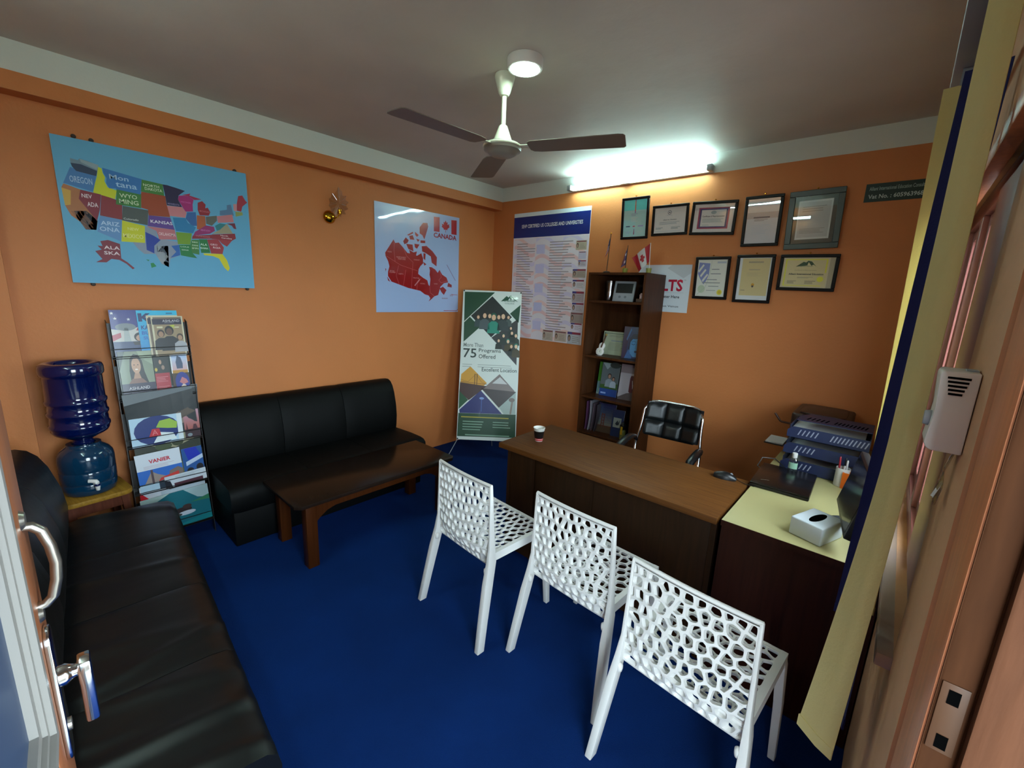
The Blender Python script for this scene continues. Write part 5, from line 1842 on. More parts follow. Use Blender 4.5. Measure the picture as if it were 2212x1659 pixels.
def b_girl(p):
    p.rect(0, 0, 1000, 1000, '#78826c', 0.5).poly([(0, 600), (200, 1000), (0, 1000)], '#3d463c', 1).poly([(560, 1000), (1000, 1000), (1000, 700), (640, 860)], '#8f9a80', 1)
    p.poly([(300, 250), (280, 600), (330, 850), (450, 940), (580, 920), (680, 800), (720, 560), (820, 300)], '#15100f', 2)
    p.poly([(120, 250), (330, 430), (620, 430), (880, 250)], '#7a5344', 2.5)
    p.disc(490, 700, 135, 165, '#b98e72', 3, 22).poly([(430, 560), (550, 560), (600, 430), (370, 430)], '#a87c62', 2.8)
    p.poly([(350, 780), (420, 870), (540, 880), (620, 790), (640, 860), (500, 930), (350, 870)], '#15100f', 4)
    p.disc(435, 715, 22, 10, '#241814', 4.5, 10).disc(545, 715, 22, 10, '#241814', 4.5, 10).disc(490, 620, 48, 14, '#e0cfc4', 4.5, 12).poly([(490, 710), (475, 660), (505, 660)], '#a87c62', 4.5)
    p.rect(0, 0, 1000, 330, '#241c38', 5).text('ASHLAND', 500, 230, 620, 62, '#c9c4c8', 6).lines(250, 860, 170, 110, 2, '#8a849a', 6, 0.3, 0.2)


def b_red(p):
    p.rect(0, 500, 1000, 1000, '#1f2420', 0.5).rect(0, 0, 1000, 500, '#9c1f2c', 0.5)
    p.disc(400, 880, 60, 30, '#c9b98a', 2).disc(450, 740, 90, 50, '#b08a70', 2).disc(600, 620, 110, 50, '#8a7060', 2).disc(120, 580, 90, 40, '#b0982a', 2)
    p.lines(80, 900, 430, 300, 4, '#c97a80', 2, 0.3).lines(150, 920, 220, 60, 5, '#c97a80', 2, 0.3)


def b_sail(p):
    p.rect(0, 800, 1000, 1000, '#17202a', 1).disc(480, 900, 260, 55, '#7a8c8a', 2).fade(80, 470, 960, 800, '#c49a9a', '#a8c4e4', 1)
    p.poly([(330, 520), (300, 650), (420, 780), (620, 740), (700, 620), (680, 520)], '#3d4a66', 2).rect(60, 430, 960, 490, '#a8781e', 1.5)
    p.rect(0, 0, 1000, 430, '#3a2a1a', 1).disc(560, 250, 420, 200, '#1a2a80', 2).poly([(380, 250), (560, 350), (800, 300), (900, 230), (600, 200)], '#b06a70', 3).poly([(420, 150), (600, 220), (760, 170), (600, 110)], '#c9b8b0', 3)


def b_grey(p):
    p.rect(0, 0, 1000, 1000, '#3a3e40', 0.5).poly([(0, 800), (1000, 950), (1000, 1000), (0, 1000)], '#6f757a', 1).poly([(200, 300), (900, 600), (1000, 500), (300, 200)], '#5a5048', 1).disc(760, 420, 90, 120, '#8a7a70', 2)


def b_map(p):
    p.rect(0, 0, 1000, 1000, '#a9c4d6', 0.5).disc(500, 500, 440, 520, '#26366e', 1).poly([(480, 600), (560, 820), (760, 860), (900, 700), (880, 480), (700, 520)], '#8fae46', 2)
    p.poly([(330, 300), (400, 560), (540, 560), (560, 300)], '#b0303a', 3).text('A', 450, 430, 110, 180, '#d07a7e', 4).poly([(400, 60), (540, 420), (800, 330), (860, 90)], '#cfd8da', 2.5).rect(900, 0, 1000, 1000, '#c9d2d6', 3)


def b_pink(p):
    p.fade(0, 300, 1000, 1000, '#9c5a54', '#b08a9a', 0.5).rect(0, 0, 1000, 320, '#3a2a30', 1).poly([(100, 300), (150, 560), (220, 300)], '#4a2c30', 1.5).poly([(500, 300), (600, 480), (760, 480), (860, 300)], '#4f3238', 1.5).disc(300, 120, 160, 60, '#7a868c', 2)


def b_green(p):
    p.rect(0, 0, 1000, 1000, '#262c22', 0.5).poly([(250, 1000), (900, 1000), (950, 760), (600, 640), (250, 720)], '#8a866a', 1).disc(640, 720, 90, 60, '#30381f', 2).disc(420, 690, 130, 60, '#39462a', 2)
    p.poly([(0, 420), (1000, 560), (1000, 450), (0, 300)], '#2f3a3a', 1.5).poly([(80, 300), (980, 430), (980, 180), (80, 60)], '#566248', 1.5).rect(20, 100, 80, 480, '#8fa0a0', 2)


def b_vanier(p):
    p.rect(0, 0, 1000, 1000, '#c3c9d2', 0.5).text('VANIER', 520, 780, 480, 100, '#b3162a', 3, 0.03).lines(150, 860, 680, 590, 3, '#a88a98', 2, 0.25, 0.3)
    p.rect(0, 220, 1000, 570, '#2a5fae', 1).poly([(120, 220), (300, 520), (420, 420), (640, 300), (640, 220)], '#8a7d76', 2).poly([(640, 220), (700, 430), (900, 500), (1000, 420), (1000, 220)], '#6f5f58', 2)
    p.rect(280, 200, 330, 560, '#4a3c40', 3).poly([(420, 220), (480, 300), (900, 380), (900, 260)], '#b3342e', 2.5).rect(0, 0, 1000, 220, '#23303c', 1.5).rect(0, 0, 420, 210, '#9cb4c4', 2)


def b_vblue(p):
    p.rect(0, 0, 1000, 1000, '#1d4a86', 0.5).poly([(120, 1000), (700, 1000), (1000, 640), (300, 560)], '#16299c', 1).poly([(140, 600), (1000, 760), (1000, 640), (140, 480)], '#a8b8ce', 2)
    p.disc(300, 330, 170, 90, '#1c1a1e', 2).disc(780, 380, 180, 110, '#1c1a1e', 2).rect(0, 0, 1000, 240, '#7d868a', 1.5)


def b_fold(p):
    p.rect(0, 0, 1000, 1000, '#b6bec6', 0.5).poly([(0, 0), (0, 700), (120, 560), (160, 0)], '#1d1f26', 1).rect(200, 0, 900, 300, '#4a2a34', 1).lines(250, 900, 900, 600, 3, '#8c969e', 2, 0.3)


def b_land(p):
    p.rect(0, 0, 1000, 1000, '#9aa6b0', 0.5).poly([(0, 0), (0, 300), (600, 800), (700, 700), (660, 0)], '#11183e', 1).rect(700, 350, 1000, 760, '#2a1c22', 1.5).text('ASHLAND', 850, 480, 270, 130, '#b5b0b4', 3)


def b_redtri(p):
    p.rect(0, 0, 1000, 1000, '#b4b9c2', 0.5).poly([(0, 0), (0, 900), (900, 350), (1000, 0)], '#b01420', 1)


def b_teal(p):
    p.rect(0, 0, 1000, 1000, '#0f5a66', 0.5).poly([(0, 1000), (420, 1000), (0, 700)], '#9fb4b0', 1).poly([(620, 1000), (1000, 1000), (1000, 620), (820, 700)], '#8fa4a8', 1).poly([(700, 600), (1000, 700), (1000, 560)], '#2a6a4c', 1.5)
    p.disc(560, 440, 150, 80, '#2a2020', 2).disc(640, 520, 70, 60, '#3a2a26', 2.5).disc(620, 340, 140, 60, '#a9b0bc', 3).disc(430, 330, 120, 50, '#3a3836', 3.2).poly([(300, 0), (1000, 200), (1000, 0)], '#0c6a70', 1)


B = brochure
B('purple flag brochure with grey tower, top tier at the left end', -3.270, -3.075, 1.195, 0.275, 0, b_flag)
B('bright cyan brochure with navy letter K on the top tier', -3.150, -2.955, 1.195, 0.272, -1, b_cyan)
B('white edged college brochure half hidden behind its twin, top tier', -3.108, -2.955, 1.195, 0.243, -2, b_ash2)
B('college brochure with three standing people, top tier at the right', -3.088, -2.932, 1.193, 0.240, -3, b_ash)
B('dark green topped sheet behind the smiling woman brochure', -3.268, -3.020, 0.945, 0.325, 1, b_header)
B('college brochure with a smiling long haired woman on the cover', -3.262, -3.108, 0.945, 0.285, -1, b_girl)
B('black and crimson leaflet right of the smiling woman', -3.104, -3.032, 0.945, 0.283, 0, b_red)
B('narrow leaflet with a tower and blue flag, second tier right', -3.022, -2.935, 0.943, 0.315, -1, b_sail)
B('dark grey leaflet flopping forward on the third tier', -3.262, -2.925, 0.660, 0.330, -1, b_grey, tilt=2.0, roll=-2.5, bow=-0.012)
B('grey folded newsletter sagging over the third tier', -3.240, -2.915, 0.660, 0.345, 5, b_grey, tilt=3.5, roll=2.5, bow=-0.006)
B('brochure with a white, blue and lime map, third tier left', -3.262, -3.010, 0.658, 0.175, -3, b_map, tilt=3)
B('brochure with a pink sunset skyline, third tier right', -3.000, -2.918, 0.658, 0.185, -2, b_pink, tilt=3)
B('dark brochure with green parkland photo standing on the fourth tier', -3.255, -2.925, 0.375, 0.380, 0, b_green, tilt=5)
B('white brochure with red capital lettering over a blue sky', -3.255, -3.035, 0.375, 0.240, -2, b_vanier, tilt=4, roll=-2)
B('blue brochure with a white diagonal bar, fourth tier right', -3.028, -2.920, 0.375, 0.225, -1, b_vblue, tilt=4, roll=-2)
B('folded white newspaper stuck in the fourth tier', -3.135, -2.918, 0.375, 0.075, -3, b_fold, tilt=2, roll=-3)
B('leaflet with a bright red corner, bottom tier left', -3.262, -3.120, 0.110, 0.300, 0, b_redtri, tilt=5)
B('navy leaflet with a white curve, bottom tier', -3.150, -2.920, 0.110, 0.255, -1, b_land, tilt=5, roll=-3)
B('teal brochure with two people reading, foremost on the bottom tier', -3.262, -2.918, 0.106, 0.235, -3, b_teal, tilt=4, roll=-2)

# ================================================================== on top of the bookshelf: three small flags
ZT = 1.8605


def flag_cloth(o, name, corners, draw, ripple=0.006):
    """corners: top-pole, bottom-pole, bottom-fly, top-fly as (x, z) in the flag's own frame"""
    (ax, az), (bx, bz), (cx, cz), (dx, dz) = corners
    n = 14

    def P(u, v):
        x = (ax * v + bx * (1 - v)) * (1 - u) + (dx * v + cx * (1 - v)) * u
        z = (az * v + bz * (1 - v)) * (1 - u) + (dz * v + cz * (1 - v)) * u
        return (x, ripple * sin(7 * u + 2 * v) * u, z)
    vs = [P(i / n, j / n) for j in range(n + 1) for i in range(n + 1)]
    cols, fs = [], []
    for j in range(n):
        for i in range(n):
            fs.append((j * (n + 1) + i, j * (n + 1) + i + 1, (j + 1) * (n + 1) + i + 1, (j + 1) * (n + 1) + i))
            cols.append(draw((i + .5) / n, (j + .5) / n))
    keep = [k for k, c in enumerate(cols) if c]
    me = bpy.data.meshes.new(name)
    me.from_pydata(vs, [], [fs[k] for k in keep])
    at = me.color_attributes.new('ink', 'FLOAT_COLOR', 'CORNER')
    buf = []
    for k in keep:
        buf += list(lin(cols[k])) * 4
    at.data.foreach_set('color', buf)
    me.materials.append(M['print'])
    return link(name, me, o)


def pot(o, c):
    MB().lathe([(0.017, 0.0), (0.019, 0.003), (0.021, 0.034), (0.023, 0.036), (0.023, 0.042), (0.012, 0.042)], 18).build('pot', mat('olive_pot', c, 0.5), o)


us = thing('desk_flag', 'small drooping American flag on a dark base on the bookshelf', 'flag', (1.578, -0.22, ZT), group='small flags on top of the bookshelf')
MB().lathe([(0.030, 0.0), (0.032, 0.004), (0.028, 0.014), (0.018, 0.018), (0.008, 0.020)], 20).build('base', 'black_plastic', us)
MB().tube([(0, 0, 0.018), (0.013, 0, 0.322)], 0.003, 8).build('pole', 'black_metal', us)
MB().lathe([(0.002, 0.318), (0.006, 0.324), (0.002, 0.334)], 8, (0.0135, 0, 0)).build('finial', 'brass', us)
flag_cloth(us, 'cloth', [(0.012, 0.305), (0.008, 0.195), (-0.036, 0.105), (-0.010, 0.215)], lambda u, v: '#20285e' if (u < 0.45 and v > 0.45) else ('#8c2a3c' if int(v * 9) % 2 == 0 else '#b8b2b8'))
npf = thing('desk_flag', 'small crimson double pennant flag in an olive pot on the bookshelf', 'flag', (1.750, -0.22, ZT), group='small flags on top of the bookshelf')
pot(npf, '#8f9038')
MB().tube([(0, 0, 0.02), (0.008, 0, 0.224)], 0.0028, 8).build('pole', 'black_metal', npf)


def nep(u, v):
    if v > 0.5 and u > (1 - v) * 2.0:
        return None
    if v <= 0.5 and u > 1 - (0.5 - v) * 0.2 and False:
        return None
    if abs(u - 0.3) < 0.10 and (abs(v - 0.22) < 0.09 or abs(v - 0.62) < 0.06):
        return '#b9a6ac'
    if u > 0.9 or v < 0.05 or (v > 0.5 and u > (1 - v) * 2.0 - 0.1):
        return '#23205e'
    return '#5a1430' if u > 0.35 else '#2a1f5a'


flag_cloth(npf, 'cloth', [(0.008, 0.218), (0.005, 0.075), (-0.048, 0.040), (-0.020, 0.165)], nep, 0.010)
caf = thing('desk_flag', 'small red and white Canadian flag tipping from an olive pot', 'flag', (1.958, -0.22, ZT), group='small flags on top of the bookshelf')
pot(caf, '#94984e')
MB().tube([(0.003, 0, 0.02), (-0.008, 0, 0.236)], 0.0034, 8).build('pole', 'white_plastic', caf)


def can(u, v):
    if u < 0.26 or u > 0.74:
        return '#a31226'
    if (u - .5) ** 2 / 0.013 + (v - .52) ** 2 / 0.05 < 1 and not (abs(u - .5) > .07 and v < .4):
        return '#a31226'
    return '#c3c4c6'


flag_cloth(caf, 'cloth', [(-0.010, 0.232), (0.002, 0.100), (-0.085, 0.012), (-0.158, 0.125)], can, 0.012)

# ================================================================== in the bookshelf
z1 = 1.6325
gv = thing('glass_vase', 'tall clear cut glass vase on the top shelf', 'vase', (1.640, -0.25, z1))
MB().lathe([(0.026, 0.0), (0.030, 0.004), (0.024, 0.03), (0.024, 0.08), (0.031, 0.15), (0.034, 0.165), (0.030, 0.165), (0.020, 0.08), (0.018, 0.012)], 12).build('body', pane_glass('cut_glass', (0.75, 0.76, 0.76, 1), 0.15, 0.05), gv, smooth=0)
dv = thing('digital_clock', 'grey digital clock with dark screen leaning on the top shelf', 'clock', (1.785, -0.285, z1), (R(-14), R(0), R(6)))
MB().box(-0.09, 0.09, 0.0, 0.018, 0.0, 0.170, bev=0.004).build('case', 'grey_plastic', dv)
MB().box(-0.070, 0.072, -0.0012, -0.0002, 0.070, 0.150).build('screen', 'black_plastic', dv, smooth=0)
pr = Print(0.12, 0.04)
pr.disc(250, 500, 90, 260, '#6a6f74', 1).disc(650, 500, 90, 260, '#6a6f74', 1)
pr.build('button_print', 'print', dv, (0, 0, 0.018))
og = thing('ornament', 'small pale pink angel ornament on a little box, top shelf', 'ornament', (1.952, -0.30, z1))
MB().box(-0.030, 0.022, -0.02, 0.03, 0.0, 0.028, bev=0.002).build('box', mat('brown_box', '#5a4438', 0.6), og)
MB().lathe([(0.012, 0.028), (0.014, 0.034), (0.009, 0.05), (0.006, 0.055), (0.009, 0.060), (0.009, 0.066), (0.004, 0.072)], 12, (0.006, -0.004, 0)).build('figure', mat('pink_white_china', '#c9a8aa', 0.35), og)
for s in (-1, 1):
    MB().prism([(0.006, 0.045), (0.006 + s * 0.018, 0.062), (0.006 + s * 0.016, 0.044), (0.006 + s * 0.008, 0.036)], -0.001, 0.003, 'XZ').build('wing', mat('pink_white_china', '#c9a8aa', 0.35), og)

z2 = 1.1655
cc = thing('award_card', 'cream printed award card propped on the middle shelf', 'card', (1.682, -0.175, z2), (R(-9), 0, R(3)))
MB().box(-0.112, 0.112, 0.0, 0.003, 0, 0.205).build('card', 'paper', cc, smooth=0)
pr = Print(0.224, 0.205)
pr.rect(0, 0, 1000, 1000, '#9aa188')
pr.rect(20, 900, 980, 930, '#5c6a5c', 1).rect(40, 300, 70, 930, '#5c6a5c', 1).disc(60, 915, 28, 30, '#3d4a44', 2)
pr.lines(250, 930, 860, 760, 2, '#747c6c', 2, .3).lines(360, 920, 640, 570, 1, '#7f8a8c', 2, .8, .05).lines(280, 930, 530, 180, 6, '#7d8474', 2, .3, .3)
pr.build('card_print', 'print', cc)
vc = thing('violin_clock', 'small white violin shaped clock on the middle shelf', 'clock', (1.612, -0.30, z2), (R(-10), R(14), R(4)))
body = [(0.0, 0.0), (0.024, 0.004), (0.036, 0.026), (0.034, 0.048), (0.022, 0.062), (0.026, 0.078), (0.027, 0.096), (0.015, 0.112), (0.0, 0.116)]
outl = body + [(-x, z) for x, z in body[-2:0:-1]]
MB().prism(outl, 0.0, 0.014, 'XZ', bev=0.003).build('body', 'white_plastic', vc)
MB().box(-0.006, 0.006, -0.004, 0.006, 0.070, 0.180, bev=0.001).build('neck', mat('brown_neck', '#4a2c1c', 0.4), vc)
MB().lathe([(0.004, -0.004), (0.010, 0.0), (0.009, 0.010), (0.004, 0.012)], 12, (0.0, 0, 0.188), axis='Y').build('scroll', mat('ochre_scroll', '#8f7a3a', 0.4), vc)
dl = MB().lathe([(0.022, -0.003), (0.024, -0.001), (0.024, 0.002)], 20, (0, 0, 0.034), axis='Y').build('dial', mat('pale_dial', '#c9cbc0', 0.3), vc)
for a, l in ((0.2, 0.016), (2.2, 0.011)):
    MB().tube([(0, -0.0042, 0.034), (l * sin(a), -0.0042, 0.034 + l * cos(a))], 0.0012, 5).build('hand', 'black_metal', dl)
MB().box(-0.010, 0.010, 0.014, 0.020, 0.0, 0.10).build('stay', 'black_plastic', vc, smooth=0)
bp_ = thing('face_painting', 'blue painted picture of a serene face at the shelf end', 'picture', (1.893, -0.245, z2), (R(-7), 0, R(10)))
MB().box(-0.085, 0.085, 0.0, 0.02, 0, 0.265, bev=0.002).build('canvas', mat('purple_canvas_edge', '#2a1a40', 0.6), bp_)
pr = Print(0.17, 0.265)
pr.rect(0, 0, 1000, 1000, '#152a58').poly([(0, 0), (180, 0), (330, 1000), (0, 1000)], '#2c1a3e', 1).poly([(210, 560), (380, 900), (330, 960), (160, 600)], '#2f5a94', 1.5)
pr.poly([(330, 300), (360, 560), (480, 640), (860, 640), (960, 540), (960, 200), (800, 60), (560, 60), (420, 160)], '#3f86bc', 2)
pr.poly([(300, 300), (330, 640), (480, 780), (820, 780), (980, 640), (860, 640), (480, 620), (380, 520), (370, 250)], '#0f1f3e', 3)
pr.line([(430, 470), (540, 440), (620, 470)], 0.004, '#0f1f3e', 3.5).line([(740, 470), (830, 440), (930, 470)], 0.004, '#0f1f3e', 3.5)
pr.line([(430, 520), (540, 560), (640, 530)], 0.003, '#0f1f3e', 3.5).disc(690, 230, 80, 35, '#13284c', 3.5).line([(680, 480), (640, 330), (720, 310)], 0.003, '#2a5f94', 3.5).poly([(150, 0), (330, 330), (420, 160), (520, 60), (500, 0)], '#2c62a0', 1.8)
pr.build('painting', 'print_gloss', bp_)

z3 = 0.8055


def shelf_book(label, x, y, z, w, h, t, tilt, rz, bg, draw, nm='brochure', roll=0.0, cat='brochure', m='paper'):
    o = thing(nm, label, cat, (x, y, z), (R(-tilt), R(roll), R(rz)), 'brochures and books in the bookshelf')
    MB().box(-w / 2, w / 2, 0.0, t, 0, h).build('pages', m, o, smooth=0)
    p = Print(w, h)
    p.rect(0, 0, 1000, 1000, bg)
    draw(p)
    p.build('cover_print', 'print_gloss', o)
    return o


def s_green(p):
    p.rect(0, 400, 1000, 1000, '#2f6a1c', 1).rect(0, 60, 1000, 400, '#5a7a80', 1).rect(150, 60, 480, 180, '#a8b89a', 2).rect(0, 0, 1000, 60, '#7a8a8a', 2)


def s_lawn(p):
    p.rect(0, 0, 1000, 1000, '#4a5558', 0.5).poly([(0, 1000), (600, 1000), (300, 800)], '#7a8688', 1).disc(720, 950, 300, 90, '#152a2a', 1.5)
    p.rect(0, 0, 1000, 220, '#173a78', 1).poly([(0, 220), (0, 330), (1000, 400), (1000, 220)], '#2c4a20', 1).person(480, 280, 420, '#2a1f1c', '#8a6a5a', '#6f7a82', 2.5).person(720, 270, 340, '#2a1f1c', '#8a6a5a', '#8d98a4', 3).rect(80, 60, 380, 110, '#7a8fc0', 2)


def s_grad(p):
    p.rect(0, 0, 1000, 1000, '#26381c', 0.5).rect(0, 0, 200, 300, '#1f8a9c', 1).person(560, 250, 380, '#14201c', '#9a7a64', '#173a34', 2).person(420, 480, 320, '#1a1412', '#9a7a64', '#14201c', 2.6).rect(200, 0, 1000, 200, '#2a2e5a', 1.5).disc(450, 90, 140, 80, '#8f8494', 2).rect(350, 210, 700, 260, '#8a9468', 3)


def s_white(p):
    p.rect(0, 760, 1000, 1000, '#756a70', 1).poly([(600, 250), (600, 620), (640, 700), (1000, 700), (1000, 150), (800, 170)], '#4c1626', 1.5)
    p.text('W', 860, 450, 260, 230, '#b8b0b8', 3, 0.03).poly([(0, 0), (0, 60), (500, 200), (1000, 260), (1000, 0)], '#4d4648', 1.6)


shelf_book('green edged prospectus at the left of the lower middle shelf', 1.648, -0.215, z3, 0.14, 0.29, 0.004, 8, 6, '#3a5a34', s_green)
shelf_book('college brochure with students sitting on a lawn', 1.702, -0.240, z3, 0.165, 0.292, 0.004, 8, 4, '#4a5558', s_lawn)
shelf_book('narrow dark brochure of graduates behind the lawn brochure', 1.800, -0.205, z3, 0.13, 0.287, 0.004, 7, 4, '#26381c', s_grad)
shelf_book('white brochure with a maroon shield and letter W', 1.882, -0.250, z3, 0.150, 0.305, 0.004, 9, 6, '#a09ca4', s_white)

z4 = 0.4755


def s_bridge(p):
    p.fade(0, 0, 1000, 1000, '#8a8268', '#0c1f4c', 0.5).rect(0, 0, 1000, 240, '#4a3a2c', 1).rect(250, 180, 300, 660, '#5a2a20', 2).rect(390, 180, 440, 660, '#5a2a20', 2)
    for k in range(4):
        p.rect(250, 300 + 100 * k, 440, 325 + 100 * k, '#5a2a20', 2.5)
    p.rect(0, 220, 1000, 245, '#5a2a20', 2.2).line([(0, 420), (345, 650), (1000, 260)], 0.002, '#5a2a20', 2)


def s_stamp(p):
    p.rect(0, 0, 1000, 1000, '#16284c', 0.5).rect(120, 340, 800, 700, '#8a8f88', 1).poly([(300, 480), (500, 620), (560, 520), (700, 660), (620, 440), (420, 420)], '#1c2430', 2)


def s_plain(c, c2):
    return lambda p: p.rect(0, 850, 1000, 1000, c2, 1).lines(150, 850, 600, 300, 5, c2, 1)


for k, (x, c, c2, h, lb) in enumerate(((1.528, '#5f3a5a', '#7a6a86', 0.265, 'purple spined magazine standing at the far left of the lowest shelf'), (1.552, '#8f8a92', '#6a6270', 0.275, 'white curled magazine second from the left on the lowest shelf'), (1.578, '#5a4a52', '#8a7a82', 0.255, 'mauve magazine third from the left on the lowest shelf'), (1.604, '#3a3238', '#6a5a60', 0.250, 'dark magazine leaning next to the bridge notebook'))):
    o = thing('magazine', lb, 'magazine', (x + 0.008, -0.10, z4), (R(-1 - 1.0 * k), 0, R(-89 + 1.5 * k)), 'brochures and books in the bookshelf')
    MB().slab(lambda u, v: (0.205 * (u), 0.006 * sin(3 * v) * (k % 2 + 0.5), h * v), 4, 8, 0.006 + 0.003 * (k % 2)).build('pages', mat('magazine_cover', c, 0.35), o)
nb = shelf_book('spiral notebook with a suspension bridge on its cover', 1.713, -0.265, z4, 0.165, 0.262, 0.008, 9, 5, '#5a6a7a', s_bridge, 'spiral_notebook', 0, 'notebook')
for k in range(16):
    MB().tube([(-0.0825 + 0.006 * cos(a), 0.004 + 0.008 * sin(a), 0.012 + 0.0158 * k) for a in [2 * pi * q / 8 for q in range(8)]], 0.0009, 4, closed=True).build('spiral_ring', 'black_metal', nb)
shelf_book('dark blue booklet with a stamp picture beside the notebook', 1.842, -0.285, z4, 0.105, 0.235, 0.006, 9, 6, '#16284c', s_stamp, 'booklet', 0, 'booklet')
gb = thing('glue_bottle', 'small bottle with black cap and yellow label, lowest shelf', 'bottle', (1.912, -0.300, z4))
MB().lathe([(0.024, 0.0), (0.026, 0.004), (0.026, 0.075), (0.020, 0.086), (0.012, 0.09)], 16).build('body', mat('olive_liquid', '#6a6a34', 0.25), gb)
MB().lathe([(0.024, 0.088), (0.027, 0.094), (0.027, 0.125), (0.016, 0.135), (0.010, 0.150)], 16).build('cap', 'black_plastic', gb)
MB().box(-0.008, 0.010, -0.0285, -0.0265, 0.045, 0.115).build('label', mat('yellow_label', '#b8920f', 0.5), gb, smooth=0)

# ================================================================== on the desk
cup = thing('paper_cup', 'black and white paper cup with a red band on the desk corner', 'cup', (1.937, -1.508, 0.7505))
cupm = bpy.data.materials.new('cup_print')
nt, b_, out_ = nodes_of(cupm)
tcn = nt.nodes.new('ShaderNodeTexCoord')
spn = nt.nodes.new('ShaderNodeSeparateXYZ')
rpn = nt.nodes.new('ShaderNodeValToRGB')
mrn = nt.nodes.new('ShaderNodeMapRange')
mrn.inputs[2].default_value = 0.085
nt.links.new(tcn.outputs['Object'], spn.inputs[0])
nt.links.new(spn.outputs['Z'], mrn.inputs[0])
nt.links.new(mrn.outputs[0], rpn.inputs[0])
nt.links.new(rpn.outputs[0], b_.inputs['Base Color'])
rpn.color_ramp.interpolation = 'CONSTANT'
el = rpn.color_ramp.elements
el[0].position, el[0].color = 0.0, lin('#d5d0c8')
el[1].position, el[1].color = 0.05, lin('#c22a2e')
for p_, c_ in ((0.15, '#d5d0c8'), (0.19, '#c22a2e'), (0.24, '#120e0e'), (0.80, '#d5d3cb')):
    e_ = el.new(p_)
    e_.color = lin(c_)
b_.inputs['Roughness'].default_value = 0.45
MB().lathe([(0.024, 0.0), (0.025, 0.001), (0.036, 0.083), (0.0375, 0.084), (0.0385, 0.0865), (0.037, 0.088), (0.035, 0.086), (0.024, 0.006)], 28).build('wall', cupm, cup, smooth=50)
pr = Print(0.014, 0.03)
pr.disc(500, 500, 480, 480, '#b02a30', 1).disc(500, 500, 260, 260, '#d0c8c0', 2)
pr.build('logo_print', 'print', cup, (-0.024, -0.0215, 0.032), (R(8), 0, R(-48)))

ms = thing('computer_mouse', 'black computer mouse at the right end of the desk', 'mouse', (2.972, -1.222, 0.7505), (0, 0, R(-80)))


def mouse(u, v):
    th = pi * u
    y = -0.055 + 0.11 * v
    wdt = 0.031 * (sin(pi * min(1, max(0, v * 0.86 + 0.09)))) ** 0.45
    hh = 0.036 * (sin(pi * (v * 0.85 + 0.10))) ** 0.6
    return (-wdt * cos(th), y, hh * sin(th) ** 0.8)


MB().grid(mouse, 14, 16).build('shell', 'black_plastic', ms, smooth=70)
MB().lathe([(0.007, -0.003), (0.008, 0), (0.007, 0.003)], 12, (0, 0.028, 0.027), axis='X').build('scroll_wheel', 'grey_plastic', ms)
MB().tube([(0, 0.054, 0.006), (0.01, 0.075, 0.003), (0.03, 0.10, 0.003), (0.035, 0.14, 0.003)], 0.0018, 6).build('cable', 'black_plastic', ms)

lp = thing('laptop', 'closed black laptop lying on the cream side desk', 'laptop', (3.212, -1.038, 0.7505), (0, 0, R(2)))
MB().box(-0.128, 0.128, -0.185, 0.175, 0.0, 0.015, bev=0.004).build('base', 'black_plastic', lp)
MB().box(-0.128, 0.128, -0.186, 0.174, 0.016, 0.025, bev=0.004).build('lid', mat('black_lid', '#0e0b0a', 0.25), lp)
pr = Print(0.04, 0.012)
pr.line([(0, 200), (400, 500), (1000, 800)], 0.002, '#8a7a68', 1)
pr.build('logo_print', 'print', lp, (-0.07, -0.12, 0.0255), (R(-90), 0, R(20)))
MB().tube([(-0.128, 0.10, 0.008), (-0.150, 0.13, 0.010), (-0.140, 0.19, 0.045), (-0.08, 0.21, 0.050), (-0.02, 0.195, 0.012), (0.01, 0.178, 0.008)], 0.003, 6).build('cable', 'black_plastic', lp)

hs = thing('sanitizer_bottle', 'clear sanitizer bottle with white cap standing on the laptop', 'bottle', (3.222, -0.892, 0.7765))
clear = pane_glass('clear_gel', (0.82, 0.88, 0.84, 1), 0.12, 0.1)
MB().lathe([(0.020, 0.0), (0.023, 0.004), (0.023, 0.055), (0.017, 0.070), (0.010, 0.074)], 20, sy=0.7).build('body', clear, hs)
MB().lathe([(0.012, 0.074), (0.013, 0.076), (0.013, 0.100), (0.011, 0.102)], 16).build('cap', 'white_plastic', hs)
MB().slab(lambda u, v: (0.0232 * sin((u - .5) * 2.2), -0.0166 * cos((u - .5) * 2.2), 0.014 + 0.034 * v), 6, 1, 0.0006).build('label', mat('green_label', '#8fb8a0', 0.5), hs)

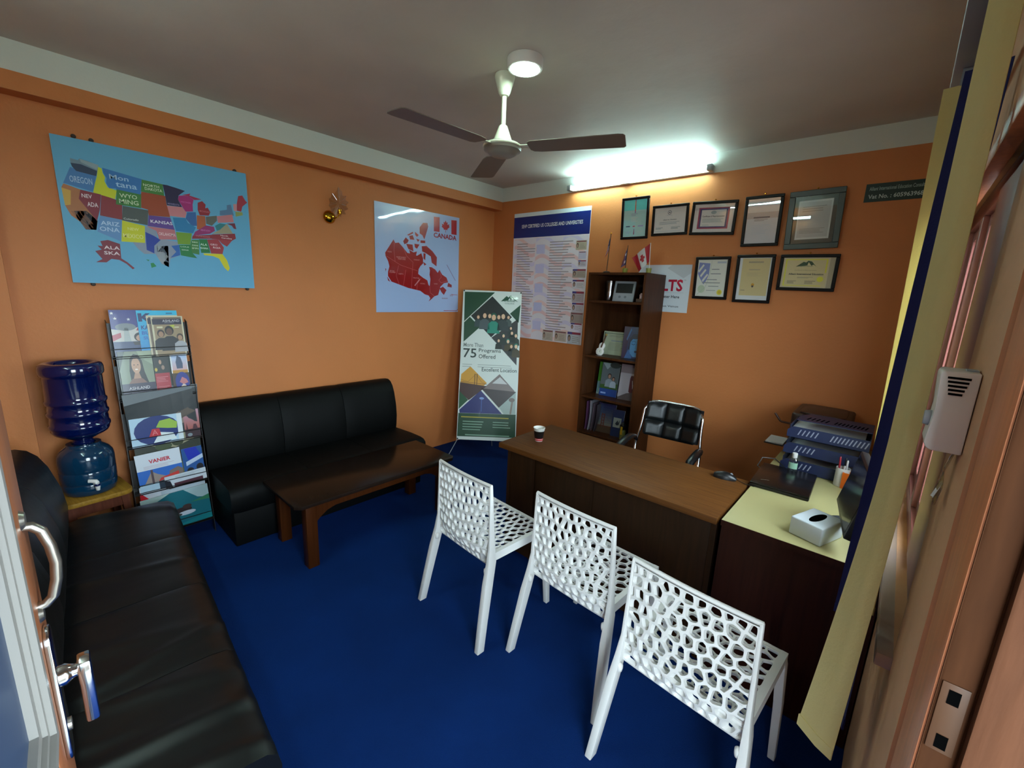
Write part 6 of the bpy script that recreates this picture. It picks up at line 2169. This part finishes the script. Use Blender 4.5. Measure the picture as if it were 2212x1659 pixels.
ft = thing('file_tray', 'navy blue three tier slotted file tray on the side desk', 'file tray', (3.335, -0.655, 0.7505))
navy = mat('navy_tray_plastic', '#1a2444', 0.45)
for k in range(3):
    z0 = 0.004 + 0.088 * k
    oy = 0.030 * k
    tr = MB()
    tr.box(-0.185, 0.185, -0.165 + oy, 0.150 + oy, z0, z0 + 0.004)
    tr.box(-0.185, -0.181, -0.100 + oy, 0.150 + oy, z0 + 0.004, z0 + 0.055)
    tr.box(0.181, 0.185, -0.100 + oy, 0.150 + oy, z0 + 0.004, z0 + 0.055)
    tr.box(-0.181, 0.181, 0.146 + oy, 0.150 + oy, z0 + 0.004, z0 + 0.055)
    t_ = tr.build('tray', navy, ft, smooth=0)
    fr_ = MB().prism([(-0.185, z0), (0.185, z0), (0.185, z0 + 0.062), (-0.160, z0 + 0.062), (-0.185, z0 + 0.040)], -0.169 + oy, -0.165 + oy, 'XZ').build('front_lip', navy, t_, smooth=0)
    for q in range(5):
        x = -0.135 + 0.020 * q
        MB().prism([(x, z0 + 0.018), (x + 0.006, z0 + 0.018), (x + 0.018, z0 + 0.050), (x + 0.012, z0 + 0.050)], -0.1698 + oy, -0.1691 + oy, 'XZ').build('slot', mat('slot_grey', '#8c90a0', 0.6) if q == 0 and k == 0 else bpy.data.materials['slot_grey'], fr_, smooth=0)
    for q in range(10 if k == 2 else 0):
        x = 0.015 + 0.0165 * q
        MB().prism([(x, z0 + 0.016), (x + 0.006, z0 + 0.016), (x + 0.018, z0 + 0.050), (x + 0.012, z0 + 0.050)], -0.1698 + oy, -0.1691 + oy, 'XZ').build('slot', bpy.data.materials['slot_grey'], fr_, smooth=0)
    MB().box(-0.176, 0.16, -0.150 + oy, 0.140 + oy, z0 + 0.0045, z0 + 0.012 + 0.022 * (k == 2)).build('paper_stack', 'paper', t_, smooth=0)
for x in (-0.183, 0.183):
    for y in (-0.05, 0.14):
        MB().tube([(x * 0.97, y, 0.055), (x * 0.97, y + 0.03, 0.092)], 0.004, 6).build('riser', navy, ft)
        MB().tube([(x * 0.97, y + 0.03, 0.143), (x * 0.97, y + 0.06, 0.180)], 0.004, 6).build('riser', navy, ft)
# slotted cover over the top tier
cv = MB().prism([(-0.16, -0.02), (0.185, -0.02), (0.185, 0.20), (-0.12, 0.20), (-0.16, 0.10)], 0.262, 0.266, 'XY').build('cover', navy, ft, smooth=0)
for q in range(5):
    x = -0.12 + 0.022 * q
    MB().prism([(x, 0.02), (x + 0.008, 0.02), (x + 0.02, 0.09), (x + 0.012, 0.09)], 0.2662, 0.2668, 'XY').build('slot', 'black_hole', cv, smooth=0)
for q in range(9):
    x = 0.01 + 0.017 * q
    MB().prism([(x, 0.02), (x + 0.007, 0.02), (x + 0.017, 0.09), (x + 0.010, 0.09)], 0.2662, 0.2668, 'XY').build('slot', 'black_hole', cv, smooth=0)
for x in (-0.155, 0.18):
    MB().tube([(x, 0.15, 0.228), (x, 0.16, 0.263)], 0.004, 6).build('riser', navy, ft)

prn = thing('printer', 'dark brown printer against the back wall behind the file tray', 'printer', (3.262, -0.225, 0.7505))
pb = mat('dark_brown_plastic', '#2a1a14', 0.4)
MB().prism(rrect(-0.155, 0.150, -0.19, 0.20, 0.03), 0.0, 0.245, 'XY', bev=0.012, seg=3).build('body', pb, prn)
MB().prism(rrect(-0.12, 0.12, -0.16, 0.16, 0.04), 0.2455, 0.255, 'XY', bev=0.004).build('lid', pb, prn)
tr_ = MB().box(-0.265, -0.157, -0.275, -0.085, 0.035, 0.042, bev=0.002).build('output_tray', 'black_plastic', prn)
MB().box(-0.258, -0.16, -0.265, -0.095, 0.0425, 0.050).build('paper_stack', 'paper', tr_, smooth=0)
MB().tube([(-0.155, -0.03, 0.135), (-0.222, -0.03, 0.137), (-0.232, -0.03, 0.142), (-0.268, -0.03, 0.188)], 0.007, 8).build('paper_support', mat('red_brown_stick', '#4a2416', 0.4), prn)

pc = thing('pen_holder', 'white and orange pen holder on the side desk', 'pen holder', (3.445, -0.862, 0.7505), (0, 0, R(-12)))
wl = MB()
wl.lathe([(0.030, 0.0), (0.031, 0.002), (0.031, 0.098), (0.0285, 0.098), (0.0285, 0.006)], 24, (-0.010, 0.004, 0))
wl.build('cup', 'white_plastic', pc)
og_ = mat('orange_plastic', '#d2600c', 0.4)
oc_ = MB()
for a, b, c, d in ((0.0, 0.040, -0.036, -0.033), (0.0, 0.040, 0.0, 0.003), (0.0, 0.003, -0.033, 0.0), (0.037, 0.040, -0.033, 0.0), (0.003, 0.037, -0.033, 0.0)):
    oc_.box(a + 0.0, b + 0.0, c, d, 0.0 if b - a > 0.02 or True else 0, 0.085 if not (a == 0.003) else 0.004)
oc_.build('front_cup', og_, pc, smooth=0)
MB().box(0.0405, 0.066, -0.030, -0.004, 0.0, 0.078, bev=0.002).build('side_cup', 'white_plastic', pc)
pens = [(-0.022, 0.004, -0.034, 0.012, 0.150, '#a01828', 'red capped pen leaning left in the white pen holder cup'), (-0.006, 0.012, -0.010, 0.02, 0.148, '#14141c', 'black pen standing at the back of the pen holder'), (0.004, 0.006, 0.000, 0.012, 0.140, '#d0d0d0', 'white pen in the middle of the pen holder'), (-0.006, -0.008, -0.004, -0.004, 0.112, '#c9c4c0', 'short white marker in the pen holder'), (0.020, -0.016, 0.046, -0.010, 0.118, '#a0142c', 'crimson pen leaning right out of the orange cup')]
for x0, y0, x1, y1, h, c, lb in pens:
    a, b = Vector((x0, y0, 0.008)), Vector((x1, y1, h))
    mtx = Matrix.Translation((3.445, -0.862, 0.7505)) @ Matrix.Rotation(R(-12), 4, 'Z')
    pn = thing('pen', lb, 'pen', mtx @ a, group='pens in the pen holder')
    e = (mtx @ b) - (mtx @ a)
    MB().tube([(0, 0, 0), e * 0.62], 0.0038, 8).build('barrel', mat('pen_' + c[1:], c, 0.35), pn)
    MB().tube([e * 0.62, e * 0.96, e], [0.0046, 0.0046, 0.003], 8).build('cap', bpy.data.materials['pen_' + c[1:]], pn)

mo = thing('monitor', 'black monitor seen from its side edge by the window blind', 'monitor', (3.512, -1.365, 0.7505), (0, 0, 0))
MB().lathe([(0.080, 0.0), (0.084, 0.003), (0.078, 0.010), (0.03, 0.016)], 28).build('base', mat('grey_black_stand', '#2c3238', 0.35), mo)
MB().tube([(0.0, 0.0, 0.012), (0.005, -0.03, 0.10), (0.012, -0.08, 0.17)], [0.018, 0.016, 0.014], 10).build('neck', 'black_plastic', mo)
# panel: foot edge runs from far to near, leaning back towards the window
f0, f1 = Vector((3.449 - 3.512, -1.300 + 1.365, 0.080)), Vector((3.505 - 3.512, -1.690 + 1.365, 0.080))
ex = (f1 - f0).normalized()
upv = Vector((0.20, 0.03, 0.98)).normalized()
nrm_ = ex.cross(upv).normalized()
upv = nrm_.cross(ex).normalized()
pm = Matrix((ex, -nrm_, upv)).transposed()
ps = MB().box(0, 0.395, 0.0, 0.028, 0, 0.245, bev=0.004).build('panel', 'black_plastic', mo, f0)
ps.rotation_euler = pm.to_euler()
MB().box(0.014, 0.381, -0.0012, -0.0003, 0.018, 0.231).build('screen', mat('dark_screen', '#101214', 0.15), ps, smooth=0)

tb = thing('tissue_box', 'white tissue box with a dark oval slot near the desk edge', 'tissue box', (3.330, -1.617, 0.7505), (0, 0, R(-20)))
MB().box(0.0, 0.120, 0.0, 0.165, 0.0, 0.076, bev=0.006, seg=3).build('box', mat('white_card_box', '#c9d2d8', 0.45), tb)
pts_ = [(0.060 + 0.018 * cos(2 * pi * k / 24), 0.082 + 0.058 * sin(2 * pi * k / 24)) for k in range(24)]
MB().prism(pts_, 0.0761, 0.0766, 'XY').build('slot', 'black_hole', tb, smooth=0)
